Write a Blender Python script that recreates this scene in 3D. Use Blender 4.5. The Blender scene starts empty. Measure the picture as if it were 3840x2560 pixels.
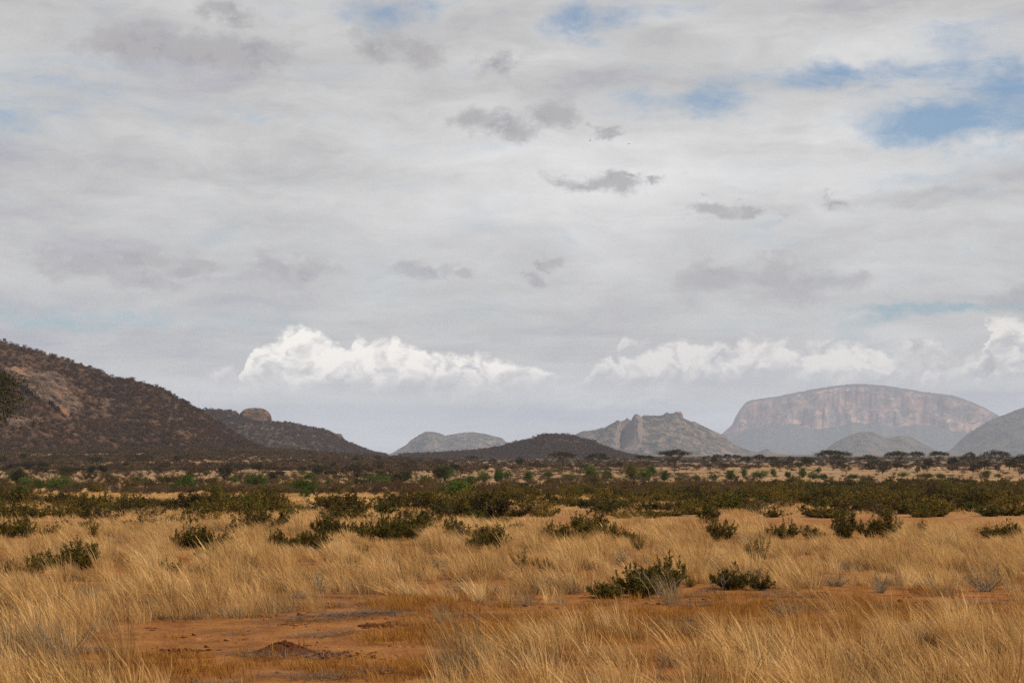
import bpy, math, random
import numpy as np
from mathutils import Vector, Matrix

R = math.radians
rng = np.random.default_rng(7)
random.seed(7)
SC = bpy.context.scene
COL = SC.collection

# ------------------------------------------------------------------ camera
W0, H0 = 3840.0, 2560.0                 # the photograph's own pixel grid, used as a ruler
FPX = W0 / (2 * math.tan(R(15.0)))
CAMZ = 2.4
HORIZON = 1700.0
PITCH = math.atan((HORIZON - H0 / 2) / FPX)
cam_d = bpy.data.cameras.new('camera')
cam_d.sensor_width = 36.0
cam_d.lens = 18.0 / math.tan(R(15.0))
cam_d.clip_start = 0.2
cam_d.clip_end = 120000.0
cam = bpy.data.objects.new('camera', cam_d)
COL.objects.link(cam)
cam.location = (0, 0, CAMZ)
cam.rotation_euler = (math.pi / 2 + PITCH, 0, 0)
SC.camera = cam

# ------------------------------------------------------------------ light and exposure
SUN_AZ, SUN_EL = R(108.0), R(50.0)       # azimuth clockwise from the view direction (+Y)
SKY_STRENGTH = 0.1
sun_d = bpy.data.lights.new('sun', 'SUN')
sun_d.energy = 4.9
sun_d.angle = R(2.0)
sun_d.color = (1.0, 0.91, 0.76)
sun = bpy.data.objects.new('sun', sun_d)
COL.objects.link(sun)
to_sun = Vector((math.sin(SUN_AZ) * math.cos(SUN_EL), math.cos(SUN_AZ) * math.cos(SUN_EL), math.sin(SUN_EL)))
sun.rotation_euler = (-to_sun).to_track_quat('-Z', 'Y').to_euler()
sun.location = (60, 0, 80)

SC.render.engine = 'CYCLES'
SC.view_settings.view_transform = 'Standard'
SC.view_settings.look = 'None'
SC.view_settings.exposure = 0.0
SC.view_settings.gamma = 1.0
SC.view_settings.use_curve_mapping = False
cy = SC.cycles
cy.max_bounces = 4
cy.diffuse_bounces = 2
cy.glossy_bounces = 1
cy.transmission_bounces = 3
cy.transparent_max_bounces = 8
cy.volume_bounces = 1
cy.use_denoising = False
cy.sample_clamp_indirect = 3.0
cy.sample_clamp_direct = 12.0
cy.caustics_reflective = False
cy.caustics_refractive = False
SC.render.use_persistent_data = False


# ------------------------------------------------------------------ ruler helpers
def px_dir(px, py):
    """unit view direction of a point of the photograph"""
    a = (np.asarray(px, float) - W0 / 2) / FPX
    b = (H0 / 2 - np.asarray(py, float)) / FPX
    c, s = math.cos(PITCH), math.sin(PITCH)
    x = a
    y = c - b * s
    z = s + b * c
    n = np.sqrt(x * x + y * y + z * z)
    return x / n, y / n, z / n


def px_azel(px, py):
    x, y, z = px_dir(px, py)
    return np.arctan2(x, y), np.arcsin(z)


def project(x, y, z):
    c, s = math.cos(PITCH), math.sin(PITCH)
    zz = np.asarray(z) - CAMZ
    f = y * c + zz * s
    up = -y * s + zz * c
    return W0 / 2 + FPX * x / f, H0 / 2 - FPX * up / f


def uv_of(px, py):                      # sky coordinates: azimuth, elevation in 'kilopixels'
    a, e = px_azel(px, py)
    return float(a) * 7.166, float(e) * 7.166


# ------------------------------------------------------------------ noise
def _hash(ix, iy, seed):
    h = (ix.astype(np.int64) * 374761393 + iy.astype(np.int64) * 668265263 + seed * 1442695041) & 0x7fffffff
    h = ((h ^ (h >> 13)) * 1274126177) & 0x7fffffff
    return ((h ^ (h >> 16)) & 0xffff) / 65535.0


def vnoise(x, y, seed=0):
    x = np.asarray(x, float); y = np.asarray(y, float)
    ix = np.floor(x); iy = np.floor(y)
    fx = x - ix; fy = y - iy
    ux = fx * fx * fx * (fx * (fx * 6 - 15) + 10)
    uy = fy * fy * fy * (fy * (fy * 6 - 15) + 10)

    def g(dx, dy):
        a = _hash(ix + dx, iy + dy, seed) * 2 * np.pi
        return np.cos(a) * (fx - dx) + np.sin(a) * (fy - dy)
    n0 = g(0, 0) * (1 - ux) + g(1, 0) * ux
    n1 = g(0, 1) * (1 - ux) + g(1, 1) * ux
    return (n0 * (1 - uy) + n1 * uy) * 1.4


def fbm(x, y, seed=0, oct=4, gain=0.5, lac=2.03):
    s = 0.0; a = 1.0; f = 1.0; t = 0.0
    for o in range(oct):
        s = s + a * vnoise(np.asarray(x) * f + o * 17.3, np.asarray(y) * f - o * 9.1, seed + o)
        t += a; a *= gain; f *= lac
    return s / t


def ridged(x, y, seed=0, oct=4):
    s = 0.0; a = 1.0; f = 1.0; t = 0.0
    for o in range(oct):
        s = s + a * (1 - 2 * np.abs(vnoise(np.asarray(x) * f + o * 5.7, np.asarray(y) * f + o * 3.3, seed + o)))
        t += a; a *= 0.5; f *= 2.1
    return s / t


def sst(a, b, x):
    t = np.clip((np.asarray(x, float) - a) / (b - a), 0, 1)
    return t * t * (3 - 2 * t)


# ------------------------------------------------------------------ node helper
class NT:
    def __init__(self, tree):
        self.t = tree
        tree.nodes.clear()

    def n(self, typ, ins=None, **attrs):
        nd = self.t.nodes.new(typ)
        for k, v in attrs.items():
            setattr(nd, k, v)
        for k, v in (ins or {}).items():
            self.put(nd.inputs[k], v)
        return nd

    def put(self, sock, v):
        if isinstance(v, bpy.types.NodeSocket):
            self.t.links.new(v, sock)
        elif isinstance(v, bpy.types.Node):
            self.t.links.new(v.outputs[0], sock)
        else:
            if sock.type == 'RGBA' and hasattr(v, '__len__') and len(v) == 3:
                v = (*v, 1.0)
            sock.default_value = v

    def m(self, op, a, b=None, c=None, clamp=False):
        nd = self.t.nodes.new('ShaderNodeMath')
        nd.operation = op
        nd.use_clamp = clamp
        for i, v in enumerate((a, b, c)):
            if v is not None:
                self.put(nd.inputs[i], v)
        return nd.outputs[0]

    def vm(self, op, a, b=None, c=None):
        nd = self.t.nodes.new('ShaderNodeVectorMath')
        nd.operation = op
        for i, v in enumerate((a, b, c)):
            if v is not None:
                self.put(nd.inputs[i], v)
        return nd.outputs['Value'] if op in ('LENGTH', 'DOT_PRODUCT', 'DISTANCE') else nd.outputs['Vector']

    def noise(self, vec, scale, detail=4.0, rough=0.5, dist=0.0, dim='3D', out=0):
        nd = self.n('ShaderNodeTexNoise', {'Scale': scale, 'Detail': detail, 'Roughness': rough, 'Distortion': dist}, noise_dimensions=dim)
        if vec is not None:
            self.put(nd.inputs['Vector'], vec)
        return nd.outputs[out]

    def ss(self, a, b, x, lo=0.0, hi=1.0):
        nd = self.n('ShaderNodeMapRange', {'Value': x, 'From Min': a, 'From Max': b, 'To Min': lo, 'To Max': hi}, interpolation_type='SMOOTHSTEP')
        return nd.outputs[0]

    def mix(self, f, a, b):
        nd = self.n('ShaderNodeMix', data_type='RGBA')
        self.put(nd.inputs[0], f); self.put(nd.inputs[6], a); self.put(nd.inputs[7], b)
        return nd.outputs[2]

    def ramp(self, f, stops):
        nd = self.n('ShaderNodeValToRGB', {'Fac': f})
        el = nd.color_ramp.elements
        while len(el) < len(stops):
            el.new(0.5)
        for e, (p, c) in zip(el, stops):
            e.position = p
            e.color = (*c, 1.0)
        return nd.outputs[0]

    def sep(self, v):
        nd = self.n('ShaderNodeSeparateXYZ', {0: v})
        return nd.outputs

    def comb(self, x, y, z=0.0):
        nd = self.n('ShaderNodeCombineXYZ', {0: x, 1: y, 2: z})
        return nd.outputs[0]


# ------------------------------------------------------------------ world: clear sky under a broken cloud sheet with cumulus on the horizon
def build_world():
    w = bpy.data.worlds.new('World')
    SC.world = w
    w.use_nodes = True
    T = NT(w.node_tree)
    d = T.n('ShaderNodeTexCoord').outputs['Generated']
    sx, sy, sz = T.sep(d)
    sky = T.n('ShaderNodeTexSky', sky_type='NISHITA', sun_disc=False)
    sky.sun_elevation = SUN_EL
    sky.sun_rotation = SUN_AZ
    sky.air_density = 1.0
    sky.dust_density = 1.2
    sky.ozone_density = 1.5
    u = T.m('MULTIPLY', T.m('ARCTAN2', sx, sy), 7.166)
    v = T.m('MULTIPLY', T.m('ARCSINE', sz), 7.166)
    uv = T.comb(u, v)
    p3 = T.vm('MULTIPLY', d, (1, 1, 3.2))
    pw = T.noise(p3, 14, 3, 0.5, out=1)
    p3w = T.vm('MULTIPLY_ADD', pw, (0.05, 0.05, 0.09), p3)
    n1 = T.noise(p3w, 7, 5, 0.55)
    n2 = T.noise(p3w, 21, 7, 0.64)
    n3 = T.noise(T.vm('MULTIPLY_ADD', pw, (0.06, 0.06, 0.10), T.vm('MULTIPLY', d, (1, 1, 3.6))), 10, 7, 0.6)
    nlow = T.noise(p3, 3.5, 3, 0.5)
    # warped sky coordinates for the small clouds
    wob = T.noise(T.comb(u, T.m('MULTIPLY', v, 1.5)), 5.5, 6, 0.62, out=1, dim='2D')
    uvw = T.vm('MULTIPLY_ADD', T.vm('SUBTRACT', wob, (0.5, 0.5, 0.5)), (0.17, 0.12, 0), uv)

    def blob(c, r, vec):                 # normalised distance from an ellipse
        a, b = uv_of(*c)
        ix, iy = 1000.0 / r[0], 1000.0 / r[1]
        return T.vm('LENGTH', T.vm('MULTIPLY_ADD', vec, (ix, iy, 0), (-a * ix, -b * iy, 0)))

    def gauss(c, r, wgt, vec):
        l = blob(c, r, vec)
        return T.m('MULTIPLY', T.m('POWER', 2.718, T.m('MULTIPLY', T.m('MULTIPLY', l, l), -1.0)), wgt)

    def total(items, vec):
        s = None
        for c, r, wgt in items:
            g = gauss(c, r, wgt, vec)
            s = g if s is None else T.m('ADD', s, g)
        return s

    holes = total([((3560, 470), (330, 85), 1.15), ((3840, 300), (260, 100), 0.95), ((3200, 280), (330, 55), 0.85),
                   ((1440, 60), (190, 70), 0.72), ((2190, 65), (220, 75), 0.8), ((2560, 370), (280, 80), 0.78),
                   ((140, 400), (420, 170), 0.34), ((20, 460), (90, 60), 0.3), ((250, 1195), (400, 60), 0.8),
                   ((3560, 1160), (420, 28), 0.85), ((3560, 130), (250, 60), 0.4), ((2700, 420), (160, 60), 0.2),
                   ((260, 1310), (380, 40), 0.3), ((3480, 1290), (500, 30), 0.3)], uvw)
    hs = T.m('ADD', holes, T.m('ADD', T.m('MULTIPLY', T.m('SUBTRACT', n1, 0.5), 0.9), T.m('MULTIPLY', T.m('SUBTRACT', n2, 0.5), 2.0)))
    hole = T.ss(0.06, 1.12, hs)
    # brightness of the sheet
    lift = total([((2450, 640), (1100, 230), 0.17), ((3250, 190), (420, 130), 0.15), ((2600, 850), (1500, 200), 0.07),
                  ((1950, 230), (350, 40), 0.07), ((3300, 490), (330, 45), 0.12), ((3760, 540), (160, 50), 0.16),
                  ((200, 60), (900, 220), -0.035), ((300, 900), (900, 300), -0.01), ((1900, 1560), (2500, 160), 0.03),
                  ((3300, 760), (420, 28), -0.1), ((3600, 720), (500, 24), -0.09), ((1500, 820), (1300, 60), -0.03)], uvw)
    nh = T.noise(T.vm('MULTIPLY', d, (1, 1, 13.0)), 6.0, 5, 0.55)
    lift = T.m('ADD', lift, T.m('MULTIPLY', T.m('SUBTRACT', nh, 0.5), T.ss(0.75, 0.12, v, 0.06, 0.55)))
    br = T.m('ADD', T.m('ADD', 0.555, lift), T.m('ADD', T.m('MULTIPLY', T.m('SUBTRACT', n3, 0.5), 0.50),
             T.m('ADD', T.m('MULTIPLY', T.m('SUBTRACT', nlow, 0.5), 0.10), T.m('MULTIPLY', T.m('SUBTRACT', n2, 0.5), T.ss(0.3, 1.3, v, 0.12, 0.30)))))
    cool = T.ss(0.56, 0.44, br)
    tint = T.mix(cool, (1.0, 0.995, 0.985), (0.965, 0.955, 1.045))
    tint = T.vm('MULTIPLY', tint, T.mix(T.ss(0.75, 0.15, v), (1.0, 1.0, 1.0), (1.02, 1.0, 0.965)))
    sheet = T.vm('MULTIPLY', tint, T.comb(br, br, br))
    S = 1.0 / SKY_STRENGTH
    blue = T.vm('MULTIPLY', sky.outputs[0], (0.68, 0.90, 1.04))
    thin = T.m('MULTIPLY', hole, 0.9)
    colr = T.mix(thin, T.vm('MULTIPLY', sheet, (S, S, S)), blue)

    # cumulus banks: the outline of the tops as a curve over azimuth, billows from Voronoi
    vor = T.n('ShaderNodeTexVoronoi', {'Vector': T.vm('MULTIPLY', uvw, (1, 1.2, 1)), 'Scale': 6.5, 'Detail': 2.0, 'Roughness': 0.55},
              voronoi_dimensions='2D', feature='F1', normalize=True)
    vor2 = T.n('ShaderNodeTexVoronoi', {'Vector': T.vm('MULTIPLY', T.vm('ADD', uvw, (-0.018, 0.022, 0)), (1, 1.2, 1)), 'Scale': 6.5, 'Detail': 2.0, 'Roughness': 0.55},
               voronoi_dimensions='2D', feature='F1', normalize=True)
    emb = T.m('SUBTRACT', vor2.outputs['Distance'], vor.outputs['Distance'])
    uw, vw, _ = T.sep(uvw)
    nfine = T.noise(uv, 34, 5, 0.6, dim='2D')
    nmid = T.noise(uvw, 7, 5, 0.55, dim='2D')

    def bank(col, pts, base, basew, bright, dim, thick, soft, opac):
        us = [uv_of(*p) for p in pts]
        u0, u1 = us[0][0] - 0.05, us[-1][0] + 0.05
        vmin = min(q[1] for q in us); vmax = max(q[1] for q in us)
        fc = T.n('ShaderNodeFloatCurve', {'Value': T.m('DIVIDE', T.m('SUBTRACT', uw, u0), u1 - u0, clamp=True)})
        cv = fc.mapping.curves[0]
        fc.mapping.use_clip = False
        ps = [(0.0, -0.6)] + [((q[0] - u0) / (u1 - u0), (q[1] - vmin) / (vmax - vmin)) for q in us] + [(1.0, -0.6)]
        cv.points[0].location = ps[0]
        cv.points[1].location = ps[-1]
        for q in ps[1:-1]:
            cv.points.new(*q)
        for q in cv.points:
            q.handle_type = 'AUTO'
        fc.mapping.update()
        top = T.m('ADD', T.m('MULTIPLY', fc, vmax - vmin), vmin)
        dep = T.m('ADD', T.m('SUBTRACT', top, vw), T.m('ADD', T.m('MULTIPLY', T.m('SUBTRACT', 0.35, vor.outputs['Distance']), 0.10), T.m('MULTIPLY', T.m('SUBTRACT', nfine, 0.5), 0.03)))
        mk = T.ss(0.0, soft, dep)
        b = uv_of(1920, base)[1]
        mk = T.m('MULTIPLY', mk, T.ss(b - basew, b + basew, T.m('ADD', v, T.m('MULTIPLY', T.m('SUBTRACT', nmid, 0.5), 0.10))))
        lit = T.m('ADD', T.ss(thick * 1.25, thick * 0.15, dep), T.m('MULTIPLY', emb, 5.0))
        lit = T.m('MULTIPLY', lit, T.ss(b - 0.05, b + 0.09, v, 0.3, 1.0))
        lit = T.m('ADD', lit, T.m('MULTIPLY', T.m('SUBTRACT', nmid, 0.58), 1.5), clamp=True)
        cc = T.mix(lit, tuple(c * S for c in dim), tuple(c * S for c in bright))
        return T.mix(T.m('MULTIPLY', mk, opac), col, cc)

    colr = bank(colr, [(2190, 1420), (2246, 1335), (2279, 1322), (2312, 1360), (2361, 1275), (2430, 1292), (2470, 1300), (2540, 1257), (2573, 1249),
                       (2622, 1269), (2650, 1296), (2712, 1288), (2785, 1257), (2900, 1257), (2973, 1292), (3046, 1269), (3120, 1269), (3161, 1290),
                       (3308, 1294), (3365, 1300), (3381, 1272), (3455, 1257), (3520, 1280), (3561, 1310), (3634, 1325), (3690, 1300), (3716, 1210),
                       (3790, 1196), (3838, 1216), (3950, 1230), (4200, 1330)], 1440, 0.06, (0.92, 0.87, 0.80), (0.55, 0.54, 0.54), 0.22, 0.045, 0.92)
    colr = bank(colr, [(2150, 1530), (2250, 1510), (2350, 1490), (2480, 1492), (2600, 1505), (2680, 1530)], 1545, 0.03, (0.74, 0.72, 0.69), (0.5, 0.5, 0.5), 0.06, 0.03, 0.7)
    colr = bank(colr, [(930, 1340), (950, 1285), (985, 1270), (1045, 1233), (1110, 1225), (1192, 1249), (1257, 1285), (1298, 1312), (1331, 1262), (1388, 1274), (1453, 1265),
                       (1551, 1303), (1633, 1331), (1714, 1322), (1845, 1331), (1959, 1352), (2010, 1388), (2100, 1440)], 1448, 0.085, (1.12, 1.055, 0.96), (0.64, 0.615, 0.59), 0.40, 0.04, 1.0)
    colr = bank(colr, [(740, 1420), (780, 1370), (830, 1360), (880, 1385), (905, 1415)], 1430, 0.03, (0.85, 0.81, 0.77), (0.54, 0.53, 0.52), 0.08, 0.05, 0.8)
    colr = bank(colr, [(350, 1410), (400, 1375), (460, 1368), (540, 1390), (620, 1420)], 1430, 0.03, (0.60, 0.59, 0.575), (0.49, 0.49, 0.49), 0.08, 0.05, 0.6)

    # small low grey cloudlets
    frag = [((520, 165), (200, 62)), ((780, 190), (250, 60)), ((950, 215), (110, 55)), ((1440, 170), (85, 50)), ((1560, 215), (95, 45)), ((1850, 245), (75, 36)),
            ((1790, 450), (110, 40)), ((1900, 485), (110, 35)), ((2060, 430), (110, 50)), ((2270, 480), (50, 16)),
            ((2190, 690), (120, 30)), ((2290, 680), (110, 38)), ((2370, 655), (70, 22)), ((2480, 672), (45, 18)),
            ((2700, 790), (90, 22)), ((2840, 795), (80, 18)), ((3120, 745), (40, 18)),
            ((300, 985), (170, 42)), ((500, 970), (170, 40)), ((730, 1005), (120, 26)), ((570, 1050), (130, 32)),
            ((1040, 1015), (100, 42)), ((1180, 1015), (80, 34)), ((1600, 1025), (130, 36)), ((1755, 1025), (30, 20)), ((2010, 1045), (48, 28)),
            ((2650, 1040), (110, 46)), ((2920, 1040), (80, 60)), ((3030, 1075), (170, 50)), ((3130, 1060), (90, 36)), ((3830, 1130), (90, 40)),
            ((3490, 1345), (145, 32)), ((3750, 1385), (110, 36)), ((1768, 1392), (52, 13)), ((2080, 1000), (30, 14)), ((850, 45), (110, 30))]
    uvf = T.vm('MULTIPLY_ADD', T.vm('SUBTRACT', wob, (0.5, 0.5, 0.5)), (0.25, 0.16, 0), uv)
    dm = None
    for c, r in frag:
        b = blob(c, r, uvf)
        dm = b if dm is None else T.m('MINIMUM', dm, b)
    nf = T.noise(T.comb(u, T.m('MULTIPLY', v, 1.3)), 9, 6, 0.62, dim='2D')
    fm = T.ss(1.6, 0.2, T.m('ADD', dm, T.m('MULTIPLY', T.m('SUBTRACT', nf, 0.5), 2.6)))
    hi = T.ss(0.35, 1.1, v)
    fcol = T.mix(T.ss(0.45, 0.62, nf), (0.43 * S, 0.415 * S, 0.42 * S), (0.35 * S, 0.34 * S, 0.365 * S))
    colr = T.mix(T.m('MULTIPLY', fm, T.m('ADD', 0.62, T.m('MULTIPLY', hi, 0.30))), colr, fcol)

    bg = T.n('ShaderNodeBackground', {'Color': colr, 'Strength': SKY_STRENGTH})
    out = T.n('ShaderNodeOutputWorld', {'Surface': bg})
    w.cycles.sampling_method = 'NONE'     # an even overcast sky needs no importance map


build_world()


# ------------------------------------------------------------------ materials
MATS = {}


def material(name):
    m = bpy.data.materials.new(name)
    m.use_nodes = True
    MATS[name] = m
    return m, NT(m.node_tree)


def leafy(name, cols, trans=0.3, rough=0.75, spread=0.35, patch=None):
    """foliage: the leaf's own random value and the plant's random value pick the colour"""
    m, T = material(name)
    rnd = T.n('ShaderNodeAttribute', attribute_name='rnd').outputs['Fac']
    ob = T.n('ShaderNodeObjectInfo').outputs['Random']
    f = T.m('ADD', T.m('MULTIPLY', rnd, 1 - spread), T.m('MULTIPLY', ob, spread))
    if patch:
        g = T.n('ShaderNodeNewGeometry').outputs['Position']
        nz = T.noise(g, patch, 3, 0.55)
        f = T.m('ADD', f, T.m('MULTIPLY', T.m('SUBTRACT', nz, 0.5), 1.1), clamp=True)
    k = len(cols)
    c = T.ramp(f, [(i / (k - 1) if k > 1 else 0, q) for i, q in enumerate(cols)])
    b = T.n('ShaderNodeBsdfPrincipled', {'Base Color': c, 'Roughness': rough, 'Specular IOR Level': 0.15})
    if trans > 0:
        tr = T.n('ShaderNodeBsdfTranslucent', {'Color': c})
        b = T.n('ShaderNodeMixShader', {0: trans, 1: b.outputs[0], 2: tr.outputs[0]})
    T.n('ShaderNodeOutputMaterial', {'Surface': b.outputs[0]})
    return m


def make_materials():
    leafy('straw', [(0.12, 0.066, 0.026), (0.32, 0.177, 0.062), (0.54, 0.325, 0.120), (0.70, 0.445, 0.185), (0.81, 0.60, 0.32)], 0.4, 0.6, 0.35, patch=0.5)
    leafy('grey_straw', [(0.15, 0.10, 0.056), (0.28, 0.19, 0.098), (0.46, 0.33, 0.17)], 0.3, 0.6, 0.3)
    leafy('orange_stubble', [(0.20, 0.080, 0.016), (0.32, 0.14, 0.024), (0.43, 0.21, 0.042)], 0.3, 0.7, 0.4, patch=0.6)
    leafy('litter', [(0.055, 0.038, 0.028), (0.11, 0.078, 0.056), (0.19, 0.135, 0.092)], 0.0, 0.8, 0.4)
    leafy('shrub_leaf', [(0.036, 0.027, 0.004), (0.075, 0.058, 0.006), (0.125, 0.097, 0.011), (0.19, 0.120, 0.018)], 0.2, 0.7, 0.4)
    leafy('band_leaf', [(0.024, 0.016, 0.003), (0.060, 0.042, 0.004), (0.115, 0.082, 0.008), (0.185, 0.118, 0.015)], 0.2, 0.75, 0.75, patch=0.12)
    leafy('band_green', [(0.024, 0.022, 0.004), (0.052, 0.048, 0.005), (0.090, 0.082, 0.009), (0.13, 0.112, 0.016)], 0.2, 0.75, 0.6, patch=0.12)
    leafy('band_brown', [(0.040, 0.022, 0.010), (0.085, 0.050, 0.020), (0.14, 0.085, 0.034)], 0.15, 0.8, 0.6)
    leafy('green_leaf', [(0.026, 0.042, 0.005), (0.048, 0.074, 0.008), (0.076, 0.108, 0.012), (0.105, 0.130, 0.020)], 0.25, 0.65, 0.5)
    leafy('yellow_green_leaf', [(0.06, 0.055, 0.008), (0.11, 0.095, 0.014), (0.15, 0.125, 0.022)], 0.25, 0.7, 0.3)
    leafy('acacia_leaf', [(0.012, 0.012, 0.005), (0.024, 0.022, 0.008), (0.040, 0.036, 0.011), (0.055, 0.044, 0.014)], 0.2, 0.75, 0.5)
    leafy('acacia_brown', [(0.022, 0.014, 0.007), (0.042, 0.027, 0.011), (0.065, 0.042, 0.017)], 0.2, 0.8, 0.5)
    leafy('near_acacia_leaf', [(0.008, 0.009, 0.001), (0.020, 0.022, 0.003), (0.048, 0.045, 0.006)], 0.3, 0.6, 0.2)
    leafy('herb_leaf', [(0.075, 0.07, 0.028), (0.11, 0.105, 0.045), (0.16, 0.14, 0.07)], 0.25, 0.65, 0.3)
    leafy('scrub_twig', [(0.035, 0.022, 0.012), (0.070, 0.042, 0.021), (0.115, 0.068, 0.033), (0.065, 0.054, 0.019)], 0.1, 0.85, 0.6, patch=0.02)
    leafy('hill_leaf', [(0.034, 0.019, 0.011), (0.058, 0.032, 0.019), (0.090, 0.047, 0.027), (0.042, 0.034, 0.014)], 0.1, 0.85, 0.6, patch=0.012)
    leafy('bark', [(0.035, 0.023, 0.015), (0.07, 0.047, 0.031)], 0.0, 0.9, 0.5)
    leafy('grey_twig', [(0.17, 0.13, 0.10), (0.32, 0.26, 0.20)], 0.0, 0.9, 0.4)
    leafy('feather', [(0.010, 0.010, 0.012), (0.022, 0.022, 0.024)], 0.0, 0.7, 0.2)
    leafy('clod_soil', [(0.085, 0.028, 0.010), (0.17, 0.062, 0.022), (0.26, 0.10, 0.036)], 0.0, 0.95, 0.9)
    leafy('pale_speck', [(0.5, 0.43, 0.34), (0.6, 0.52, 0.42)], 0.0, 0.9, 0.5)
    leafy('orange_leaf', [(0.22, 0.06, 0.02), (0.35, 0.10, 0.03)], 0.2, 0.8, 0.2)

    # dark freshly dug soil
    m, T = material('dug_soil')
    g = T.n('ShaderNodeNewGeometry').outputs['Position']
    c = T.ramp(T.noise(g, 22, 5, 0.6), [(0.3, (0.045, 0.014, 0.006)), (0.6, (0.085, 0.028, 0.010)), (0.8, (0.14, 0.05, 0.018))])
    bp = T.n('ShaderNodeBump', {'Strength': 0.7, 'Distance': 0.03, 'Height': T.noise(g, 45, 5, 0.7)})
    b = T.n('ShaderNodeBsdfPrincipled', {'Base Color': c, 'Roughness': 0.95, 'Normal': bp.outputs[0], 'Specular IOR Level': 0.1})
    T.n('ShaderNodeOutputMaterial', {'Surface': b.outputs[0]})

    # the plain: red soil, dry litter, straw cover further out
    m, T = material('plain_soil')
    g = T.n('ShaderNodeNewGeometry').outputs['Position']
    x, y, z = T.sep(g)
    flat = T.comb(x, y, 0.0)
    n1 = T.noise(flat, 0.22, 5, 0.55)
    n2 = T.noise(flat, 1.6, 6, 0.62)
    n3 = T.noise(flat, 9.0, 5, 0.65)
    nl = T.noise(flat, 0.035, 4, 0.55)
    soil = T.ramp(n2, [(0.28, (0.12, 0.043, 0.011)), (0.45, (0.195, 0.076, 0.020)), (0.62, (0.25, 0.104, 0.030)), (0.8, (0.30, 0.140, 0.052))])
    dark = T.m('MULTIPLY', T.ss(0.56, 0.70, n3), T.ss(0.42, 0.62, n1))
    soil = T.mix(T.m('MULTIPLY', dark, 0.55), soil, (0.10, 0.036, 0.014))
    grit = T.ss(0.60, 0.72, T.noise(flat, 3.1, 6, 0.7))
    soil = T.mix(T.m('MULTIPLY', grit, 0.45), soil, (0.30, 0.20, 0.125))
    straw = T.ramp(T.noise(flat, 0.6, 6, 0.65), [(0.3, (0.27, 0.155, 0.078)), (0.55, (0.42, 0.255, 0.125)), (0.75, (0.52, 0.35, 0.19))])
    pale = T.ramp(T.noise(flat, 0.05, 6, 0.65), [(0.3, (0.105, 0.060, 0.028)), (0.5, (0.20, 0.118, 0.058)), (0.75, (0.37, 0.25, 0.14))])
    rr = T.vm('LENGTH', flat)
    cov = T.m('MULTIPLY', T.ss(60, 110, rr), T.ss(0.36, 0.52, T.noise(flat, 0.11, 5, 0.6)))
    c = T.mix(cov, soil, straw)
    c = T.mix(T.m('MULTIPLY', T.ss(160, 420, rr), 0.85), c, pale)
    scrub = T.ramp(T.noise(flat, 0.012, 5, 0.65), [(0.35, (0.060, 0.046, 0.032)), (0.55, (0.12, 0.085, 0.056)), (0.72, (0.28, 0.21, 0.145))])
    c = T.mix(T.ss(750, 1400, rr), c, scrub)
    hb = T.m('ADD', T.m('MULTIPLY', n3, 0.6), T.m('MULTIPLY', T.noise(flat, 2.6, 6, 0.65), 1.0))
    bp = T.n('ShaderNodeBump', {'Strength': 0.8, 'Distance': 0.14, 'Height': hb})
    b = T.n('ShaderNodeBsdfPrincipled', {'Base Color': c, 'Roughness': 0.95, 'Normal': bp.outputs[0], 'Specular IOR Level': 0.1})
    T.n('ShaderNodeOutputMaterial', {'Surface': b.outputs[0]})

    def hillmat(name, s, veg, soil, rock, rockamt, sc=1.0, rockbias=0.0):
        m, T = material(name)
        ge = T.n('ShaderNodeNewGeometry')
        g = ge.outputs['Position']
        gs = T.vm('MULTIPLY', g, (s, s, s * 1.6))
        _, _, nz = T.sep(ge.outputs['Normal'])
        n = T.noise(gs, 1.0, 7, 0.68)
        nb = T.noise(gs, 4.3, 5, 0.7)
        c = T.mix(T.ss(0.44, 0.58, T.m('ADD', T.m('MULTIPLY', n, 0.5), T.m('MULTIPLY', nb, 0.5))), veg, soil)
        rn = T.noise(T.vm('MULTIPLY', gs, (1, 1, 0.45)), 2.1, 6, 0.65)
        steep = T.ss(0.86, 0.55, nz)
        rm = T.m('MULTIPLY', T.ss(0.50, 0.62, T.m('ADD', rn, T.m('ADD', rockbias, T.m('MULTIPLY', steep, 0.22)))), rockamt)
        rc = T.mix(nb, rock, tuple(q * 0.62 for q in rock))
        c = T.mix(rm, c, rc)
        bp = T.n('ShaderNodeBump', {'Strength': 0.8, 'Distance': 4.0 * sc, 'Height': nb})
        b = T.n('ShaderNodeBsdfPrincipled', {'Base Color': c, 'Roughness': 0.95, 'Normal': bp.outputs[0], 'Specular IOR Level': 0.05})
        T.n('ShaderNodeOutputMaterial', {'Surface': b.outputs[0]})
        return m
    hillmat('near_hill', 0.07, (0.048, 0.027, 0.017), (0.105, 0.056, 0.034), (0.21, 0.13, 0.082), 0.4)
    hillmat('dark_hill', 0.03, (0.034, 0.028, 0.023), (0.078, 0.056, 0.042), (0.22, 0.155, 0.115), 0.25)
    hillmat('grey_hill', 0.012, (0.036, 0.037, 0.032), (0.10, 0.084, 0.070), (0.25, 0.18, 0.145), 0.7, 3)
    hillmat('soft_hill', 0.010, (0.060, 0.056, 0.044), (0.12, 0.10, 0.080), (0.20, 0.16, 0.13), 0.35, 3)

    # cliff of the table mountain: bare streaked granite, bush on ledges, top and talus
    m, T = material('mesa_rock')
    ge = T.n('ShaderNodeNewGeometry')
    g = ge.outputs['Position']
    _, _, nz = T.sep(ge.outputs['Normal'])
    gs = T.vm('MULTIPLY', g, (0.004, 0.004, 0.004))
    st = T.noise(T.vm('MULTIPLY', g, (0.0052, 0.004, 0.0044)), 1.0, 7, 0.62, 0.8)
    st2 = T.noise(T.vm('MULTIPLY', g, (0.030, 0.012, 0.0030)), 1.0, 5, 0.6, 0.4)
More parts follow.
